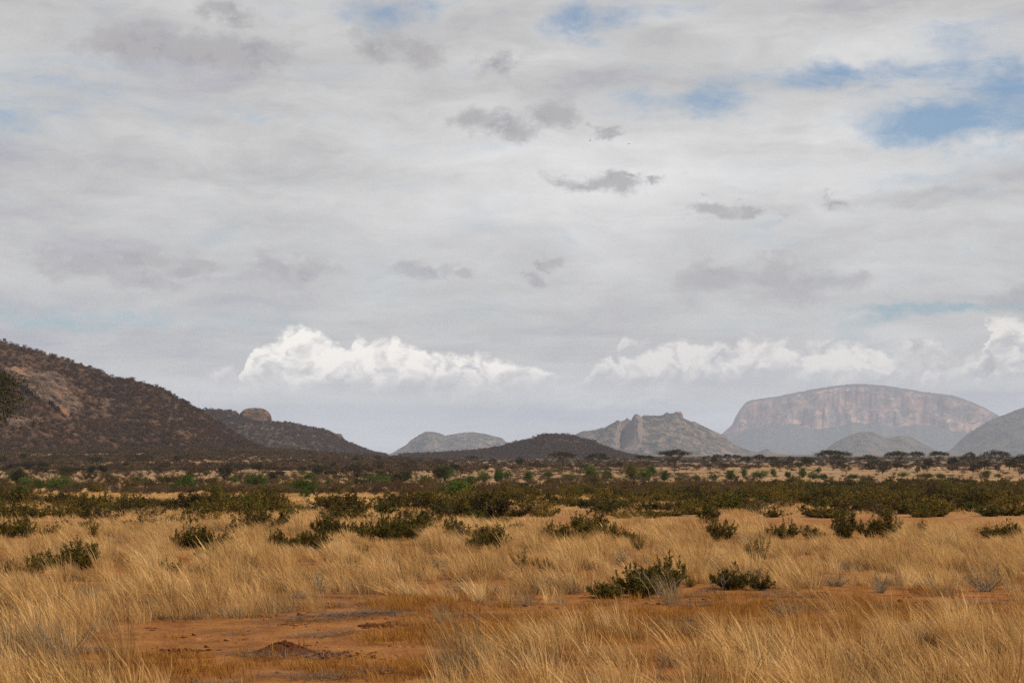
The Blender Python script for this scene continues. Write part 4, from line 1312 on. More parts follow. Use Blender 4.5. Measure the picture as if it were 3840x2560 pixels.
# centre px, base py, top py, width, kind, label
TREES = [
    (2108, 1766, 1698, 118, 'UB', 'brown flat-topped acacia with forked trunk left of the dense green acacia'),
    (2240, 1752, 1699, 104, 'D', 'dense green acacia between two flat-topped acacias'),
    (2530, 1770, 1692, 124, 'U', 'tall flat-topped acacia with a clear V trunk in front of the grey mountain'),
    (2417, 1750, 1709, 84, 'U', 'low dark flat acacia left of the tall V-trunked acacia'),
    (2690, 1742, 1706, 40, 'U', 'small thin umbrella acacia, leftmost of three right of the V-trunked acacia'),
    (2727, 1742, 1705, 36, 'U', 'small thin umbrella acacia, middle one of three on the skyline'),
    (2762, 1740, 1707, 42, 'U', 'small thin umbrella acacia, rightmost of three on the skyline'),
    (2641, 1732, 1709, 26, 'B', 'tiny round dark tree on the skyline right of the V-trunked acacia'),
    (2663, 1773, 1737, 42, 'BB', 'small brown tree below the skyline, left one of two'),
    (2713, 1771, 1735, 40, 'BB', 'small brown tree below the skyline, right one of two'),
    (2800, 1752, 1711, 62, 'D', 'dark rounded acacia left of the table mountain foot'),
    (2845, 1758, 1708, 52, 'U', 'dark flat acacia under the left foot of the table mountain'),
    (2325, 1758, 1730, 38, 'B', 'small dark tree right of the dense green acacia'),
    (2027, 1762, 1732, 46, 'BB', 'small brown tree left of the brown flat-topped acacia'),
    (1948, 1752, 1716, 48, 'B', 'dark tree left of the brown flat-topped acacia on the plain edge'),
    (1768, 1744, 1711, 62, 'U', 'dark flat acacia on the plain below the double-humped hill'),
    (1132, 1776, 1744, 40, 'B', 'pair-stemmed dark tree on the pale clearing'),
    (1252, 1761, 1731, 26, 'B', 'small single dark tree right of the pale clearing'),
    (1302, 1778, 1742, 58, 'BB', 'low dark brown tree right of the pale clearing'),
    (1545, 1752, 1718, 52, 'BB', 'brown flat tree on the plain below the gap between hills'),
    (1420, 1756, 1722, 48, 'BB', 'dull brown tree at the left end of the hill gap'),
    (1640, 1750, 1716, 50, 'BB', 'brown tree under the double-humped hill'),
    (1330, 1738, 1712, 40, 'B', 'small dark tree at the far plain edge'),
    (1850, 1748, 1714, 44, 'BB', 'brown tree below the low dark hill'),
    (340, 1788, 1746, 40, 'B', 'tall narrow dark tree on the left plain'),
    (840, 1809, 1737, 68, 'B', 'dark green acacia with visible trunk below the left ridge'),
    (735, 1806, 1743, 112, 'BB', 'broad brown thorn tree beside the dark green acacia'),
    (420, 1826, 1775, 94, 'BB', 'broad low brown thorn tree behind the dead stump'),
    (275, 1800, 1757, 104, 'U', 'dark flat-spreading tree on the left plain'),
    (508, 1823, 1782, 42, 'GT', 'small tree with bright green top on the left plain'),
    (473, 1756, 1727, 30, 'B', 'small dark round tree below the left hill'),
    (100, 1761, 1725, 78, 'B', 'dark spreading tree at the foot of the left hill'),
    (160, 1766, 1732, 60, 'B', 'dark tree right of the spreading one at the left hill foot'),
    (360, 1752, 1716, 66, 'U', 'thin flat acacia leaning on the left plain'),
    (620, 1764, 1728, 62, 'BB', 'brown bare tree in the middle of the left plain'),
    (900, 1772, 1734, 56, 'BB', 'brown bare tree right of the dark green acacia'),
    (1010, 1768, 1732, 60, 'BB', 'brown bare tree below the rock knob ridge'),
    (287, 1843, 1803, 50, 'GT', 'small green tree on a bare stem left of the dead stump'),
    (145, 1841, 1797, 46, 'GT', 'small light green tree among the left green bushes'),
    (1145, 1862, 1790, 140, 'GT', 'large spreading dark green thorn tree in the left centre'),
    (1143, 1878, 1830, 56, 'GT', 'small lighter green tree in front of the large spreading one'),
    (3125, 1763, 1694, 138, 'U', 'big many-stemmed acacia under the table mountain'),
    (3140, 1757, 1706, 74, 'D', 'dense dark acacia inside the big many-stemmed one'),
    (3257, 1748, 1706, 80, 'D', 'dome-shaped dark acacia right of the big many-stemmed acacia'),
    (3365, 1764, 1698, 100, 'U', 'wide dark acacia in front of the twin-topped hill'),
    (3440, 1756, 1698, 66, 'U', 'flat acacia joined to the wide one on its right'),
    (3522, 1754, 1697, 80, 'U', 'high flat-topped acacia where the twin-topped hill ends'),
    (3637, 1757, 1700, 72, 'D', 'rounded acacia left of the broad domed tree at the right'),
    (3735, 1753, 1692, 140, 'D', 'broad domed acacia before the right-hand slope'),
    (3828, 1767, 1706, 66, 'D', 'dark acacia at the right edge'),
    (3308, 1779, 1743, 66, 'B', 'bushy dark tree on the pale strip below the wide acacia'),
    (3440, 1781, 1747, 25, 'B', 'narrow dark tree, left one of two on the pale strip'),
    (3464, 1775, 1743, 27, 'B', 'narrow dark tree, right one of two on the pale strip'),
    (3648, 1781, 1735, 29, 'B', 'tall narrow dark tree on the right pale strip'),
    (3610, 1774, 1754, 22, 'BB', 'tiny dark bush tree on the right pale strip'),
    (3822, 1784, 1735, 64, 'BB', 'leaning brown tree near the right edge'),
    (3175, 1779, 1740, 56, 'BB', 'brown tree right of the big many-stemmed acacia'),
    (3740, 1777, 1749, 34, 'B', 'small dark tree below the broad domed acacia'),
    (2968, 1752, 1705, 30, 'B', 'narrow dark tree left of the big many-stemmed acacia'),
    (3025, 1752, 1711, 60, 'B', 'dark bushy tree left of the big many-stemmed acacia'),
    (2893, 1754, 1712, 64, 'D', 'dark dome acacia at the table mountain foot'),
    (2925, 1760, 1728, 46, 'BB', 'brown low tree beside the dark dome acacia'),
    (3570, 1758, 1716, 60, 'B', 'dark tree between the high flat-topped and the rounded acacia'),
    (3300, 1752, 1718, 70, 'B', 'dark tree behind the bushy one on the pale strip'),
    (3480, 1758, 1718, 70, 'B', 'dark tree under the high flat-topped acacia'),
    (3690, 1760, 1720, 70, 'B', 'dark tree under the broad domed acacia'),
    (3785, 1762, 1718, 70, 'B', 'dark tree between the broad domed acacia and the right edge'),
]
GREENS = [
    (1979, 1805, 1762, 54, 'G', 'green round bush, left one of two below the brown flat-topped acacia'),
    (2055, 1791, 1762, 40, 'G', 'small green bush, right one of two below the brown flat-topped acacia'),
    (1903, 1794, 1764, 44, 'G', 'green bush just right of the picture centre line'),
    (2220, 1794, 1744, 68, 'G', 'bright green round bush below the dense green acacia'),
    (2284, 1793, 1760, 54, 'G', 'dull green bush right of the bright one'),
    (2376, 1801, 1737, 72, 'Y', 'yellow-olive tall bush left of the V-trunked acacia'),
    (2416, 1807, 1753, 62, 'G', 'dark green bush in front of the yellow-olive bush'),
    (2447, 1782, 1744, 56, 'G', 'green bush behind the yellow-olive bush on its right'),
    (2492, 1802, 1760, 40, 'G', 'narrow dark green bush left of the V-trunked acacia stem'),
    (2612, 1805, 1779, 42, 'Y', 'small yellow-green bush right of the V-trunked acacia'),
    (2676, 1799, 1775, 42, 'G', 'small green bush right of the yellow-green one'),
    (2741, 1798, 1760, 54, 'G', 'dark green bush below the three small umbrella acacias'),
    (2787, 1786, 1753, 34, 'G', 'narrow green bush right of the dark green one'),
    (2850, 1792, 1765, 72, 'G', 'wide low green bush under the table mountain foot'),
    (2259, 1803, 1784, 32, 'G', 'tiny green bush below the bright green round bush'),
    (2134, 1799, 1776, 78, 'G', 'low wide green bush between two round ones'),
    (2092, 1816, 1793, 32, 'G', 'tiny bush in front of the low wide one'),
    (2543, 1804, 1786, 34, 'G', 'tiny dull bush at the V-trunked acacia foot'),
    (960, 1831, 1770, 92, 'G', 'round dark green bush left of the large spreading thorn tree'),
    (1167, 1799, 1768, 84, 'G', 'light green low bush behind the large spreading thorn tree'),
    (1230, 1826, 1793, 38, 'G', 'small green bush right of the large spreading thorn tree'),
    (1418, 1823, 1779, 118, 'G', 'wide irregular green bush in the left centre'),
    (1431, 1790, 1772, 46, 'G', 'small green bush behind the wide irregular one'),
    (1519, 1803, 1760, 68, 'G', 'round green bush right of the wide irregular one'),
    (1587, 1819, 1779, 48, 'G', 'dull green bush left of the biggest green bush'),
    (1668, 1801, 1748, 74, 'G', 'tall dark green bush behind the biggest green bush'),
    (1701, 1869, 1790, 158, 'G', 'biggest bright green round bush in the picture middle'),
    (1767, 1822, 1779, 54, 'G', 'pale green bush right behind the biggest green bush'),
    (1873, 1808, 1752, 58, 'G', 'green bush at the picture centre'),
    (1815, 1808, 1766, 56, 'G', 'dull green bush left of the centre one'),
    (50, 1804, 1769, 48, 'G', 'green bush at the left edge, farther one'),
    (100, 1836, 1787, 64, 'G', 'dark green bush behind the left-edge bush'),
    (70, 1859, 1816, 88, 'G', 'low wide green bush nearest the left edge'),
    (221, 1842, 1784, 92, 'G', 'large round green bush on the left plain'),
    (712, 1848, 1778, 104, 'G', 'large bright green round bush left of centre'),
    (650, 1848, 1813, 64, 'G', 'lower green bush joined to the large bright one on its left'),
    (606, 1813, 1790, 25, 'G', 'tiny round green bush on the left plain'),
    (880, 1809, 1785, 38, 'G', 'small round green bush by the dark green acacia'),
    (805, 1859, 1812, 66, 'Y', 'olive-brown bush right of the large bright green bush'),
    (3012, 1789, 1750, 40, 'G', 'round green bush left under the big many-stemmed acacia'),
    (2958, 1789, 1765, 38, 'G', 'small green bush left of the round one under the table mountain'),
    (3050, 1796, 1770, 50, 'G', 'low green bush right of the round one under the table mountain'),
    (3085, 1797, 1774, 40, 'G', 'low green bush at the right end of the row of three'),
    (2900, 1782, 1755, 30, 'G', 'small narrow green bush by the dome acacia'),
    (3692, 1789, 1761, 46, 'G', 'round green bush alone on the right pale strip'),
    (3387, 1787, 1770, 46, 'G', 'low green bush on the strip below the wide acacia'),
    (3475, 1791, 1772, 56, 'G', 'low green bush, left one of two right of the narrow trees'),
    (3530, 1793, 1773, 48, 'G', 'low green bush, right one of two right of the narrow trees'),
    (3200, 1793, 1775, 68, 'G', 'dull low bush below the brown tree'),
    (3070, 1772, 1751, 24, 'G', 'tiny green bush under the big acacia branches'),
    (3745, 1790, 1775, 30, 'G', 'tiny green bush right of the lone round one'),
]


def make_trees():
    g = np.random.default_rng(61)
    pools = {'U': UMB, 'UB': UMB_BROWN, 'D': DOME, 'B': BUSHY, 'BB': BUSHY_BROWN, 'G': GREEN, 'Y': YELLOW, 'GT': GREEN_TREE}
    wid = {'U': 1.85, 'UB': 2.0, 'D': 1.8, 'B': 1.15, 'BB': 1.4, 'G': 2.05, 'Y': 2.05, 'GT': 1.2}
    for k, (px, base, top, w, kind, lab) in enumerate(TREES + GREENS):
        x, y, z, s = ground_px(px, base)
        pool = pools[kind]
        h = (base - top) * s * (1.08 if kind in ('U', 'UB', 'D') else 1.0)
        ww = w * s / wid[kind]
        if kind in 'GY':
            place(pool[k % len(pool)], 'green_bush', lab, 'bush', (x, y, z - 0.03), (ww * 1.08, ww * 1.08, h / 1.18), g.uniform(0, 6.28), 'green round bushes on the plain')
        else:
            nm = 'acacia_tree' if kind in ('U', 'UB', 'D') else 'thorn_tree'
            place(pool[k % len(pool)], nm, lab, 'tree', (x, y, z), (ww, ww, h), g.uniform(0, 6.28), 'acacias on the skyline' if nm == 'acacia_tree' else 'thorn trees on the plain')


make_trees()


# ------------------------------------------------------------------ the olive shrub band and the brown scrub of the plain
BAND = [sprig_shrub('band_shrub', 700 + k, (18, 26, 22, 30, 14, 24)[k], (0.85, 0.95, 0.75, 0.85, 0.8, 0.9)[k], leaf=0.085, leafw=0.042, per=11, mats=(('band_leaf', 'band_leaf', 'band_green', 'band_leaf', 'band_brown', 'band_leaf')[k], 'bark'), dens=(11, 11, 11, 9, 6, 11)[k], up=(0.35, 0.1, 0.3, 0.05, 0.5, 0.2)[k]) for k in range(6)]
THORN = [thorn_scrub('thorn_scrub', 720 + k, 16, n=9, leaf=0.08, leafw=0.03) for k in range(4)]


def join_parts(parts, name, mats):
    out_v, out_q, out_r, out_m, n = [], [], [], [], 0
    for k, (_, me) in enumerate(parts):
        v = np.empty(len(me.vertices) * 3, np.float32); me.vertices.foreach_get('co', v)
        q = np.empty(len(me.loops), np.int32); me.loops.foreach_get('vertex_index', q)
        r = np.empty(len(me.vertices), np.float32); me.attributes['rnd'].data.foreach_get('value', r)
        out_v.append(v.reshape(-1, 3)); out_q.append(q.reshape(-1, 4) + n); out_r.append(r)
        out_m.append(np.full(len(q) // 4, k)); n += len(r)
    return mesh_np(name, np.concatenate(out_v), quads=np.concatenate(out_q), rnd=np.concatenate(out_r), mats=mats, midx=np.concatenate(out_m))


MARKS = ['left edge', 'left rock outcrop', 'left round green bush', 'rust-red dead bush', 'large bright green bush', 'rock knob ridge', 'large spreading thorn tree',
         'wide irregular green bush', 'biggest green bush', 'low dark hill', 'brown flat-topped acacia', 'yellow-olive bush', 'V-trunked acacia', 'three umbrella acacias', 'table mountain left foot',
         'big many-stemmed acacia', 'table mountain summit', 'high flat-topped acacia', 'broad domed acacia', 'right edge']
MARKX = np.array([60, 200, 330, 540, 710, 940, 1150, 1420, 1700, 1960, 2110, 2370, 2540, 2720, 2880, 3110, 3290, 3510, 3690, 3820])
ORDN = ['leftmost'] + [q + ' from left' for q in 'second third fourth fifth sixth seventh eighth ninth tenth eleventh twelfth thirteenth fourteenth fifteenth sixteenth seventeenth eighteenth nineteenth twentieth'.split()]


def band_density(px, py):
    """how thick the olive shrubs stand"""
    d = 0.95 * ((py > 1838) & (py < 1942)) * np.where(px < 1850, sst(1858, 1905, py), 1.0)
    d = np.where((px > 2850) & (py > 1806) & (py < 1842), 0.9, d)
    d = np.where((px > 1900) & (px <= 2850) & (py > 1815) & (py < 1842), 0.55, d)
    d = np.where((px < 1900) & (py > 1942) & (py < 1972), 0.7 * sst(1985, 1945, py), d)
    d = np.where((px < 1900) & (py >= 1972) & (py < 2050), 0.45 * sst(2075, 1972, py), d)
    d = np.where((px >= 1900) & (py >= 1962) & (py < 2020), 0.05, d)
    d = np.where((px < 1850) & (py > 1800) & (py <= 1858), 0.32, d)
    for cx, cy_, rx, ry, k in [(380, 1872, 130, 18, 1.2), (560, 1885, 120, 12, 0.8), (90, 1922, 120, 18, 1.1), (270, 1965, 110, 12, 1.2), (1385, 1890, 75, 32, 1.5), (2050, 1851, 90, 12, 1.5), (2355, 1849, 70, 10, 1.3),
                               (2160, 1888, 40, 10, 1.2), (2160, 1922, 34, 14, 1.4), (900, 1858, 80, 9, 0.8), (1010, 1930, 40, 14, .8), (1150, 1952, 120, 10, 0.8), (480, 1950, 50, 12, 1.0), (650, 1935, 50, 10, 1.0), (3050, 1922, 70, 10, 1.2), (3560, 1925, 90, 9, 1.0), (3800, 1918, 90, 10, 1.0), (640, 1855, 60, 10, .8), (1290, 1875, 60, 14, .7)]:
        d = d - k * ell(px, py, cx, cy_, rx, ry)
    return np.clip(d, 0, 1)


def make_band():
    g = np.random.default_rng(71)
    x, y, z, r, a = wedge(13400, 52, 420, g, power=1.25)
    px, py = project(x, y, z)
    keep = (g.uniform(0, 1, len(x)) < band_density(px, py) * np.clip(np.where(px > 1900, 0.74, 0.88) + 2.6 * fbm(x / 6.5, y / 10, 15, 3), 0.03, 1)) & (px > -600) & (px < 4440)
    for gx, gb, gt, gw, _, _ in GREENS + TREES:          # open ground just in front of the green bushes
        keep &= ~((np.abs(px - gx) < gw * 0.5) & (py > gb - 8) & (py < gb + 22) & (g.uniform(0, 1, len(x)) < 0.8))
    x, y, z, r, px, py = (q[keep] for q in (x, y, z, r, px, py))
    # thin out plants standing inside one another
    order = np.argsort(r)
    cells = {}
    sel = []
    for i in order:
        c = (int(x[i] / 1.1), int(y[i] / 1.8))
        if cells.get(c, 0) < 1:
            cells[c] = 1
            sel.append(i)
    sel = np.array(sel)
    x, y, z, r, px, py = (q[sel] for q in (x, y, z, r, px, py))
    n = len(x)
    w = g.uniform(0.6, 1.35, n) * (1 + 0.3 * sst(120, 300, r)); h = w * g.uniform(0.42, 0.80, n)
    w *= np.where(py > 1962, 0.75, 1.0); h *= np.where(py > 1962, 0.85, 1.0)
    h *= np.clip(1 + 0.7 * fbm(x / 9, y / 9, 5, 2), 0.55, 1.5)
    show = w * h / r ** 2 * ((px > -40) & (px < 3880))
    top = np.zeros(n, bool); top[np.argsort(-show)[:300]] = True
    zones = {}
    for i in np.where(top)[0]:
        row = 'foremost' if py[i] > 1936 else 'front' if py[i] > 1912 else 'middle' if py[i] > 1880 else 'back'
        zones.setdefault((int(np.argmin(np.abs(MARKX - px[i]))), row), []).append(i)
    for (zk, row), mem in zones.items():
        mem.sort(key=lambda i: px[i])
        for o_, i in enumerate(mem):
            look = ('tall' if h[i] > 0.66 else 'low') + (' broad' if w[i] > 1.0 else ' narrow')
            lab = '%s olive shrub, %s in %s band row under %s' % (look, ORDN[min(o_, 19)], row, MARKS[zk])
            place(BAND[int(g.integers(6))], 'band_shrub', lab, 'shrub', (x[i], y[i], z[i] - 0.02), (w[i], w[i], h[i]), g.uniform(0, 6.28), 'dense olive shrub band')
    rest = ~top
    m = int(rest.sum())
    protos = [join_parts(p, 'band_shrub_mesh', [p[0][1].materials[0].name, 'bark']) for p in BAND]
    scatter('shrub_cover', protos, np.stack([x, y, z - 0.02], -1)[rest], np.stack([np.zeros(m), np.zeros(m), g.uniform(0, 6.28, m)], -1),
            np.stack([w, w, h], -1)[rest], g.integers(0, 6, m), 'continuous cover of small olive shrubs across the middle plain')

    # scattered thorn trees and dark bushes of the plain behind the band
    tx, tb, th, tw, tk = [], [], [], [], []
    for k in range(170):
        qx = g.uniform(-20, 3860)
        qy = g.uniform(1722, 1842) if qx < 1900 else g.uniform(1718, 1768)
        if qx < 1900 and qy > 1800 and g.uniform() < 0.5: continue
        tx.append(qx); tb.append(qy)
    zones = {}
    for k in range(len(tx)):
        row = 'back' if tb[k] < 1745 else 'middle' if tb[k] < 1785 else 'front'
        zones.setdefault((int(np.argmin(np.abs(MARKX - tx[k]))), row), []).append(k)
    for (zk, row), mem in zones.items():
        mem.sort(key=lambda k: tx[k])
        for o_, k in enumerate(mem):
            X, Y, Z, sc = ground_px(tx[k], tb[k])
            hh = g.uniform(1.3, 3.0) * (1.0 if tb[k] > 1745 else 1.25)
            dk = g.uniform() < 0.45
            ww = hh * g.uniform(0.9, 1.5)
            pool = BUSHY if dk else BUSHY_BROWN
            lab = 'small %s thorn tree, %s in %s plain row under %s' % ('dark' if dk else 'brown', ORDN[min(o_, 19)], row, MARKS[zk])
            place(pool[int(g.integers(len(pool)))], 'thorn_tree', lab, 'tree', (X, Y, Z - 0.05), (ww, ww, hh), g.uniform(0, 6.28), 'small thorn trees scattered over the plain')

    # brown, nearly leafless scrub from the band to the foot of the hills
    protos = [join_parts(p, 'thorn_scrub_mesh', ['scrub_twig', 'scrub_twig']) for p in THORN]
    x, y, z, r, a = wedge(15000, 160, 900, g, power=1.3)
    px, py = project(x, y, z)
    pat = fbm(x / 45, y / 70, 33, 3)
    dens = np.clip(0.55 + 1.6 * pat, 0.08, 1)
    dens = np.where((px > 2600) & (py > 1752) & (py < 1800), dens * 0.25, dens)
    dens = np.where((px > 2850) & (py >= 1800), 0, dens)
    keep = g.uniform(0, 1, len(x)) < dens
    x, y, z, r = (q[keep] for q in (x, y, z, r))
    n = len(x)
    w = (0.4 + 1.2 * g.uniform(0, 1, n) ** 2) * (1 + 0.5 * sst(300, 800, r)); h = w * g.uniform(0.55, 1.0, n)
    qx, qy = project(x, y, z)
    h *= np.where((qx > 1900) & (qy < 1795), 0.55, 1.0)
    scatter('brown_scrub', protos, np.stack([x, y, z - 0.02], -1), np.stack([np.zeros(n), np.zeros(n), g.uniform(0, 6.28, n)], -1), np.stack([w, w, h], -1), g.integers(0, 4, n),
            'brown leafless thorn scrub dotted over the far plain')

    # far plain and foot slopes
    protos = [simple_bush('far_bush', 740 + k, q, trunk=t) for k, (q, t) in enumerate([('hill_leaf', False), ('scrub_twig', False), ('hill_leaf', True), ('acacia_leaf', True), ('scrub_twig', True)])]
    x, y, z, r, a = (np.concatenate(q) for q in zip(wedge(12000, 600, 2500, g, power=1.35), wedge(16000, 560, 1450, g, -R(17), -R(2), power=1.5)))
    pat = fbm(x / 70, y / 190, 35, 4)
    keep = g.uniform(0, 1, len(x)) < np.clip(0.52 + 2.0 * pat, 0.05, 1)
    x, y, z, r = (q[keep] for q in (x, y, z, r))
    n = len(x)
    w = g.uniform(0.9, 2.6, n) * (1 + 0.3 * sst(1000, 2500, r)); h = w * g.uniform(0.45, 0.8, n)
    left = sst(-0.02, -0.1, np.arctan2(x, y))
    h = np.minimum(h, 1.5 + 2.5 * left)
    scatter('far_scrub', protos, np.stack([x, y, z - 0.1], -1), np.stack([np.zeros(n), np.zeros(n), g.uniform(0, 6.28, n)], -1), np.stack([w, w, h], -1), g.integers(0, 5, n),
            'distant scrub merging into one dark belt at the foot of the hills')

    # bushes on the near hillsides
    protos = [simple_bush('hill_bush', 760 + k, 'hill_leaf', clumps=13, n=12, trunk=(k % 2 == 0)) for k in range(4)]
    P, Sx = [], []
    for h_, cnt, s0, s1 in ((HL, 17000, 1.0, 3.2), (H2, 8000, 1.5, 3.8), (H4, 7000, 1.5, 3.8)):
        p = h_.sample(cnt, g, -1.0, 0.1)
        qx, qy = project(p[:, 0], p[:, 1], p[:, 2])
        ok = (qx > -120) & (qx < 3900)
        pat = fbm(p[:, 0] / 60, p[:, 1] / 60 + p[:, 2] / 30, 41, 3)
        ok &= g.uniform(0, 1, cnt) < np.clip(0.78 + 0.9 * pat, 0.2, 1)
        if h_ is HL:
            rock = ell(qx, qy, 150, 1440, 95, 32) + ell(qx, qy, 240, 1505, 70, 38) + ell(qx, qy, 70, 1402, 60, 18)
            ok &= g.uniform(0, 1, cnt) > rock * 0.95
        p = p[ok]
        P.append(p); Sx.append(g.uniform(s0, s1, len(p)))
    p = np.concatenate(P); s = np.concatenate(Sx); n = len(p)
    scatter('hill_scrub', protos, p - [0, 0, 0.2], np.stack([np.zeros(n), np.zeros(n), g.uniform(0, 6.28, n)], -1), np.stack([s, s, s * g.uniform(0.6, 1.0, n)], -1), g.integers(0, 4, n),
            'dark bushes covering the slopes of the nearer hills')


make_band()


# ------------------------------------------------------------------ single things
def make_singles():
    g = np.random.default_rng(91)
    # acacia just outside the left edge whose crown reaches into the picture
    big = umbrella_acacia('acacia', 801, mats=('near_acacia_leaf', 'bark'), half=0.62, fork=0.30, limbs=6, clumps=330, n=150, thick=0.032, dome=0.16, leaf=0.012, leafw=0.0045, lower=0.35)
    D = 62.0
    az = az_px(-335)
    x, y = math.sin(az) * D, math.cos(az) * D
    place(big, 'acacia_tree', 'near acacia whose dark green feathery branches enter at the left edge', 'tree', (x, y, float(G(x, y))), (5.4, 5.4, 5.6), 0.7)
    # lone tree on the skyline of the left hill
    i = int(np.argmin(np.abs(project(HL.x[:, 0], HL.y[:, 0], HL.z[:, 0])[0] - 18)))
    j = int(np.argmin(np.abs(HL.T[0])))
    px = project(HL.x[:, j], HL.y[:, j], HL.z[:, j])[0]
    i = int(np.argmin(np.abs(px - 18)))
    place(BUSHY[0], 'acacia_tree', 'lone tree standing on the skyline of the left hill', 'tree', (HL.x[i, j], HL.y[i, j], HL.z[i, j] - 0.3), (3.0, 3.0, 3.8), 0.4)

    # pale tussocks that stand alone
    tus = [grass_tuft('tussock_mesh', 820 + k, 170, 0.17, 0.35, 0.95, 0.0055, 0.55, 0.22, 'grey_straw', 4) for k in range(3)]
    gold = [grass_tuft('tussock_mesh', 830 + k, 150, 0.15, 0.45, 1.05, 0.0052, 0.5, 0.34, 'straw', 4) for k in range(3)]
    for k, (px_, py_, sc, m, lab) in enumerate([
            (1740, 2535, 1.15, tus[0], 'grey dry grass tussock standing alone at the bottom centre'),
            (210, 2545, 1.1, tus[1], 'pale grey tussock at the bottom left with splayed blades'),
            (440, 2505, 1.05, gold[0], 'golden tussock leaning over the red soil at the left'),
            (330, 2380, 1.0, gold[1], 'golden tussock at the left rim of the bare soil'),
            (30, 2530, 1.15, tus[2], 'dense grey-gold tussock in the bottom left corner'),
            (2520, 2265, 0.8, tus[1], 'bleached dead tussock in front of the spired shrub'),
            (3160, 2400, 0.95, gold[2], 'golden tussock with arching blades right of the bottom middle'),
            (3330, 2440, 1.0, gold[0], 'golden arching tussock at the lower right'),
            (3560, 2420, 0.95, gold[1], 'golden tussock near the lower right corner'),
            (1190, 2295, 0.75, gold[2], 'golden tussock at the right end of the left grass bank'),
            (2985, 2420, 0.9, gold[1], 'golden tussock at the left of the lower right grass'),
            (1660, 2335, 0.5, tus[0], 'small grey tuft at the right of the bare soil')]):
        x, y, z, s = ground_px(px_, py_)
        place([('blades', m)], 'grass_tussock', lab, 'grass tussock', (x, y, z - 0.01), (sc, sc, sc), g.normal(0, 0.4), 'single grass tussocks')

    # freshly dug mound on the bare soil
    x, y, z, s = ground_px(1065, 2443)
    nu, nr = 60, 26
    th = np.linspace(0, 2 * np.pi, nu, endpoint=False)[:, None]; rr = np.linspace(0, 1, nr)[None, :]
    hx, hy, hz = 150 * s, 130 * s, 38 * s
    X = np.cos(th) * rr * hx; Y = np.sin(th) * rr * hy
    prof = np.exp(-(rr * 2.1) ** 2)
    Z = hz * (prof - 0.03) * (1 + 0.6 * fbm(X * 7, Y * 7, 3, 3)) + 0.030 * ridged(X * 16, Y * 16, 5, 3) * sst(1.0, 0.6, rr) - 0.012
    v = np.stack([X, Y, Z], -1).reshape(-1, 3)
    i = np.arange(nu)[:, None]; j = np.arange(nr - 1)[None, :]
    q = np.stack([i * nr + j, ((i + 1) % nu) * nr + j, ((i + 1) % nu) * nr + j + 1, i * nr + j + 1], -1).reshape(-1, 4)[:, ::-1]
    e = link('soil_mound', None, label='small dark mound of freshly dug red soil on the bare patch', category='soil mound')
    e.location = (x, y, z)
    link('heap', mesh_np('soil_heap', v, quads=q, mat='dug_soil', smooth=True), e)
    cm = [clod_mesh('clod_mesh', 850 + k, 'dug_soil') for k in range(4)]
    for k in range(90):
        a = g.uniform(0, 6.28); r = abs(g.normal(0, 0.42)) + 0.03
        cx, cyy = math.cos(a) * r * hx * 1.5 + (0.35 * hx * r * 2), math.sin(a) * r * hy
        rad = math.hypot(cx / hx, cyy / hy)
        c = link('clod', cm[k % 4], e)
        sc = g.uniform(0.008, 0.026)
        c.location = (cx, cyy, max(hz * math.exp(-(rad * 2.1) ** 2) - 0.006, 0.0))
        c.scale = (sc, sc, sc); c.rotation_euler = (g.normal(0, .3), g.normal(0, .3), g.uniform(0, 6.28))
    # low swell of dug soil trailing to the right of the mound, and one at its left
    for (px_, py_, wx, wy, hh, lab) in [(1260, 2455, 150, 60, 12, 'low smear of dark dug soil right of the mound'), (700, 2440, 110, 50, 10, 'low heap of dark clods at the left of the bare soil'), (1430, 2345, 90, 40, 9, 'broken dark crust on the right of the bare soil')]:
        x, y, z, s = ground_px(px_, py_)
        e = link('dug_soil', None, label=lab, category='soil')
        e.location = (x, y, z)
        e['group'] = 'patches of dug soil'
        for k in range(70):
            c = link('clod', cm[k % 4], e)
            sc = g.uniform(0.010, 0.032)
            c.location = (g.normal(0, 0.45) * wx * s, g.normal(0, 0.45) * wy * s * 2.0, g.uniform(-0.004, 0.004))
            c.scale = (sc * 1.5, sc * 1.5, sc); c.rotation_euler = (g.normal(0, .3), g.normal(0, .3), g.uniform(0, 6.28))

    # bleached dead sticks
    for k, (px_, py_, L, lab) in enumerate([(250, 2470, 0.9, 'pale dead sticks fanned out at the bottom left'), (2480, 2255, 0.75, 'bleached dead twigs leaning on the spired shrub'), (2705, 2225, 0.7, 'pale dead stick leaning between the two foreground shrub clumps')]):
        x, y, z, s = ground_px(px_, py_)
        e = link('dead_sticks', None, label=lab, category='sticks')
        e.location = (x, y, z)
        for q_ in range(7 if k < 2 else 3):
            B = Geo()
            a = g.uniform(0, 6.28); ln = L * g.uniform(0.5, 1.0)
            tip = np.array([math.cos(a) * ln * 0.7, math.sin(a) * ln * 0.4, ln * g.uniform(0.45, 0.8)])
            pts = branch(B, (0, 0, -0.03), tip, 0.007, 0.003, g, 0.05, 6, 5)
            branch(B, pts[3], pts[3] + [g.normal(0, .12), g.normal(0, .08), 0.16], 0.004, 0.002, g, 0.05, 4, 4)
            link('stick', B.mesh('stick_mesh', ['grey_twig']), e)

    # forked dead stump and a fallen brush pile on the left plain
    x, y, z, s = ground_px(333, 1823)
    h = 19 * s
    e = link('dead_stump', None, label='forked dead tree stump on the pale patch of the left plain', category='stump')
    e.location = (x, y, z)
    B = Geo(); branch(B, (-0.30 * h, 0, -0.05), (0.03 * h, 0, h), 0.16 * h, 0.09 * h, g, 0.04, 6, 8); link('stem', B.mesh('stump_mesh', ['bark']), e)
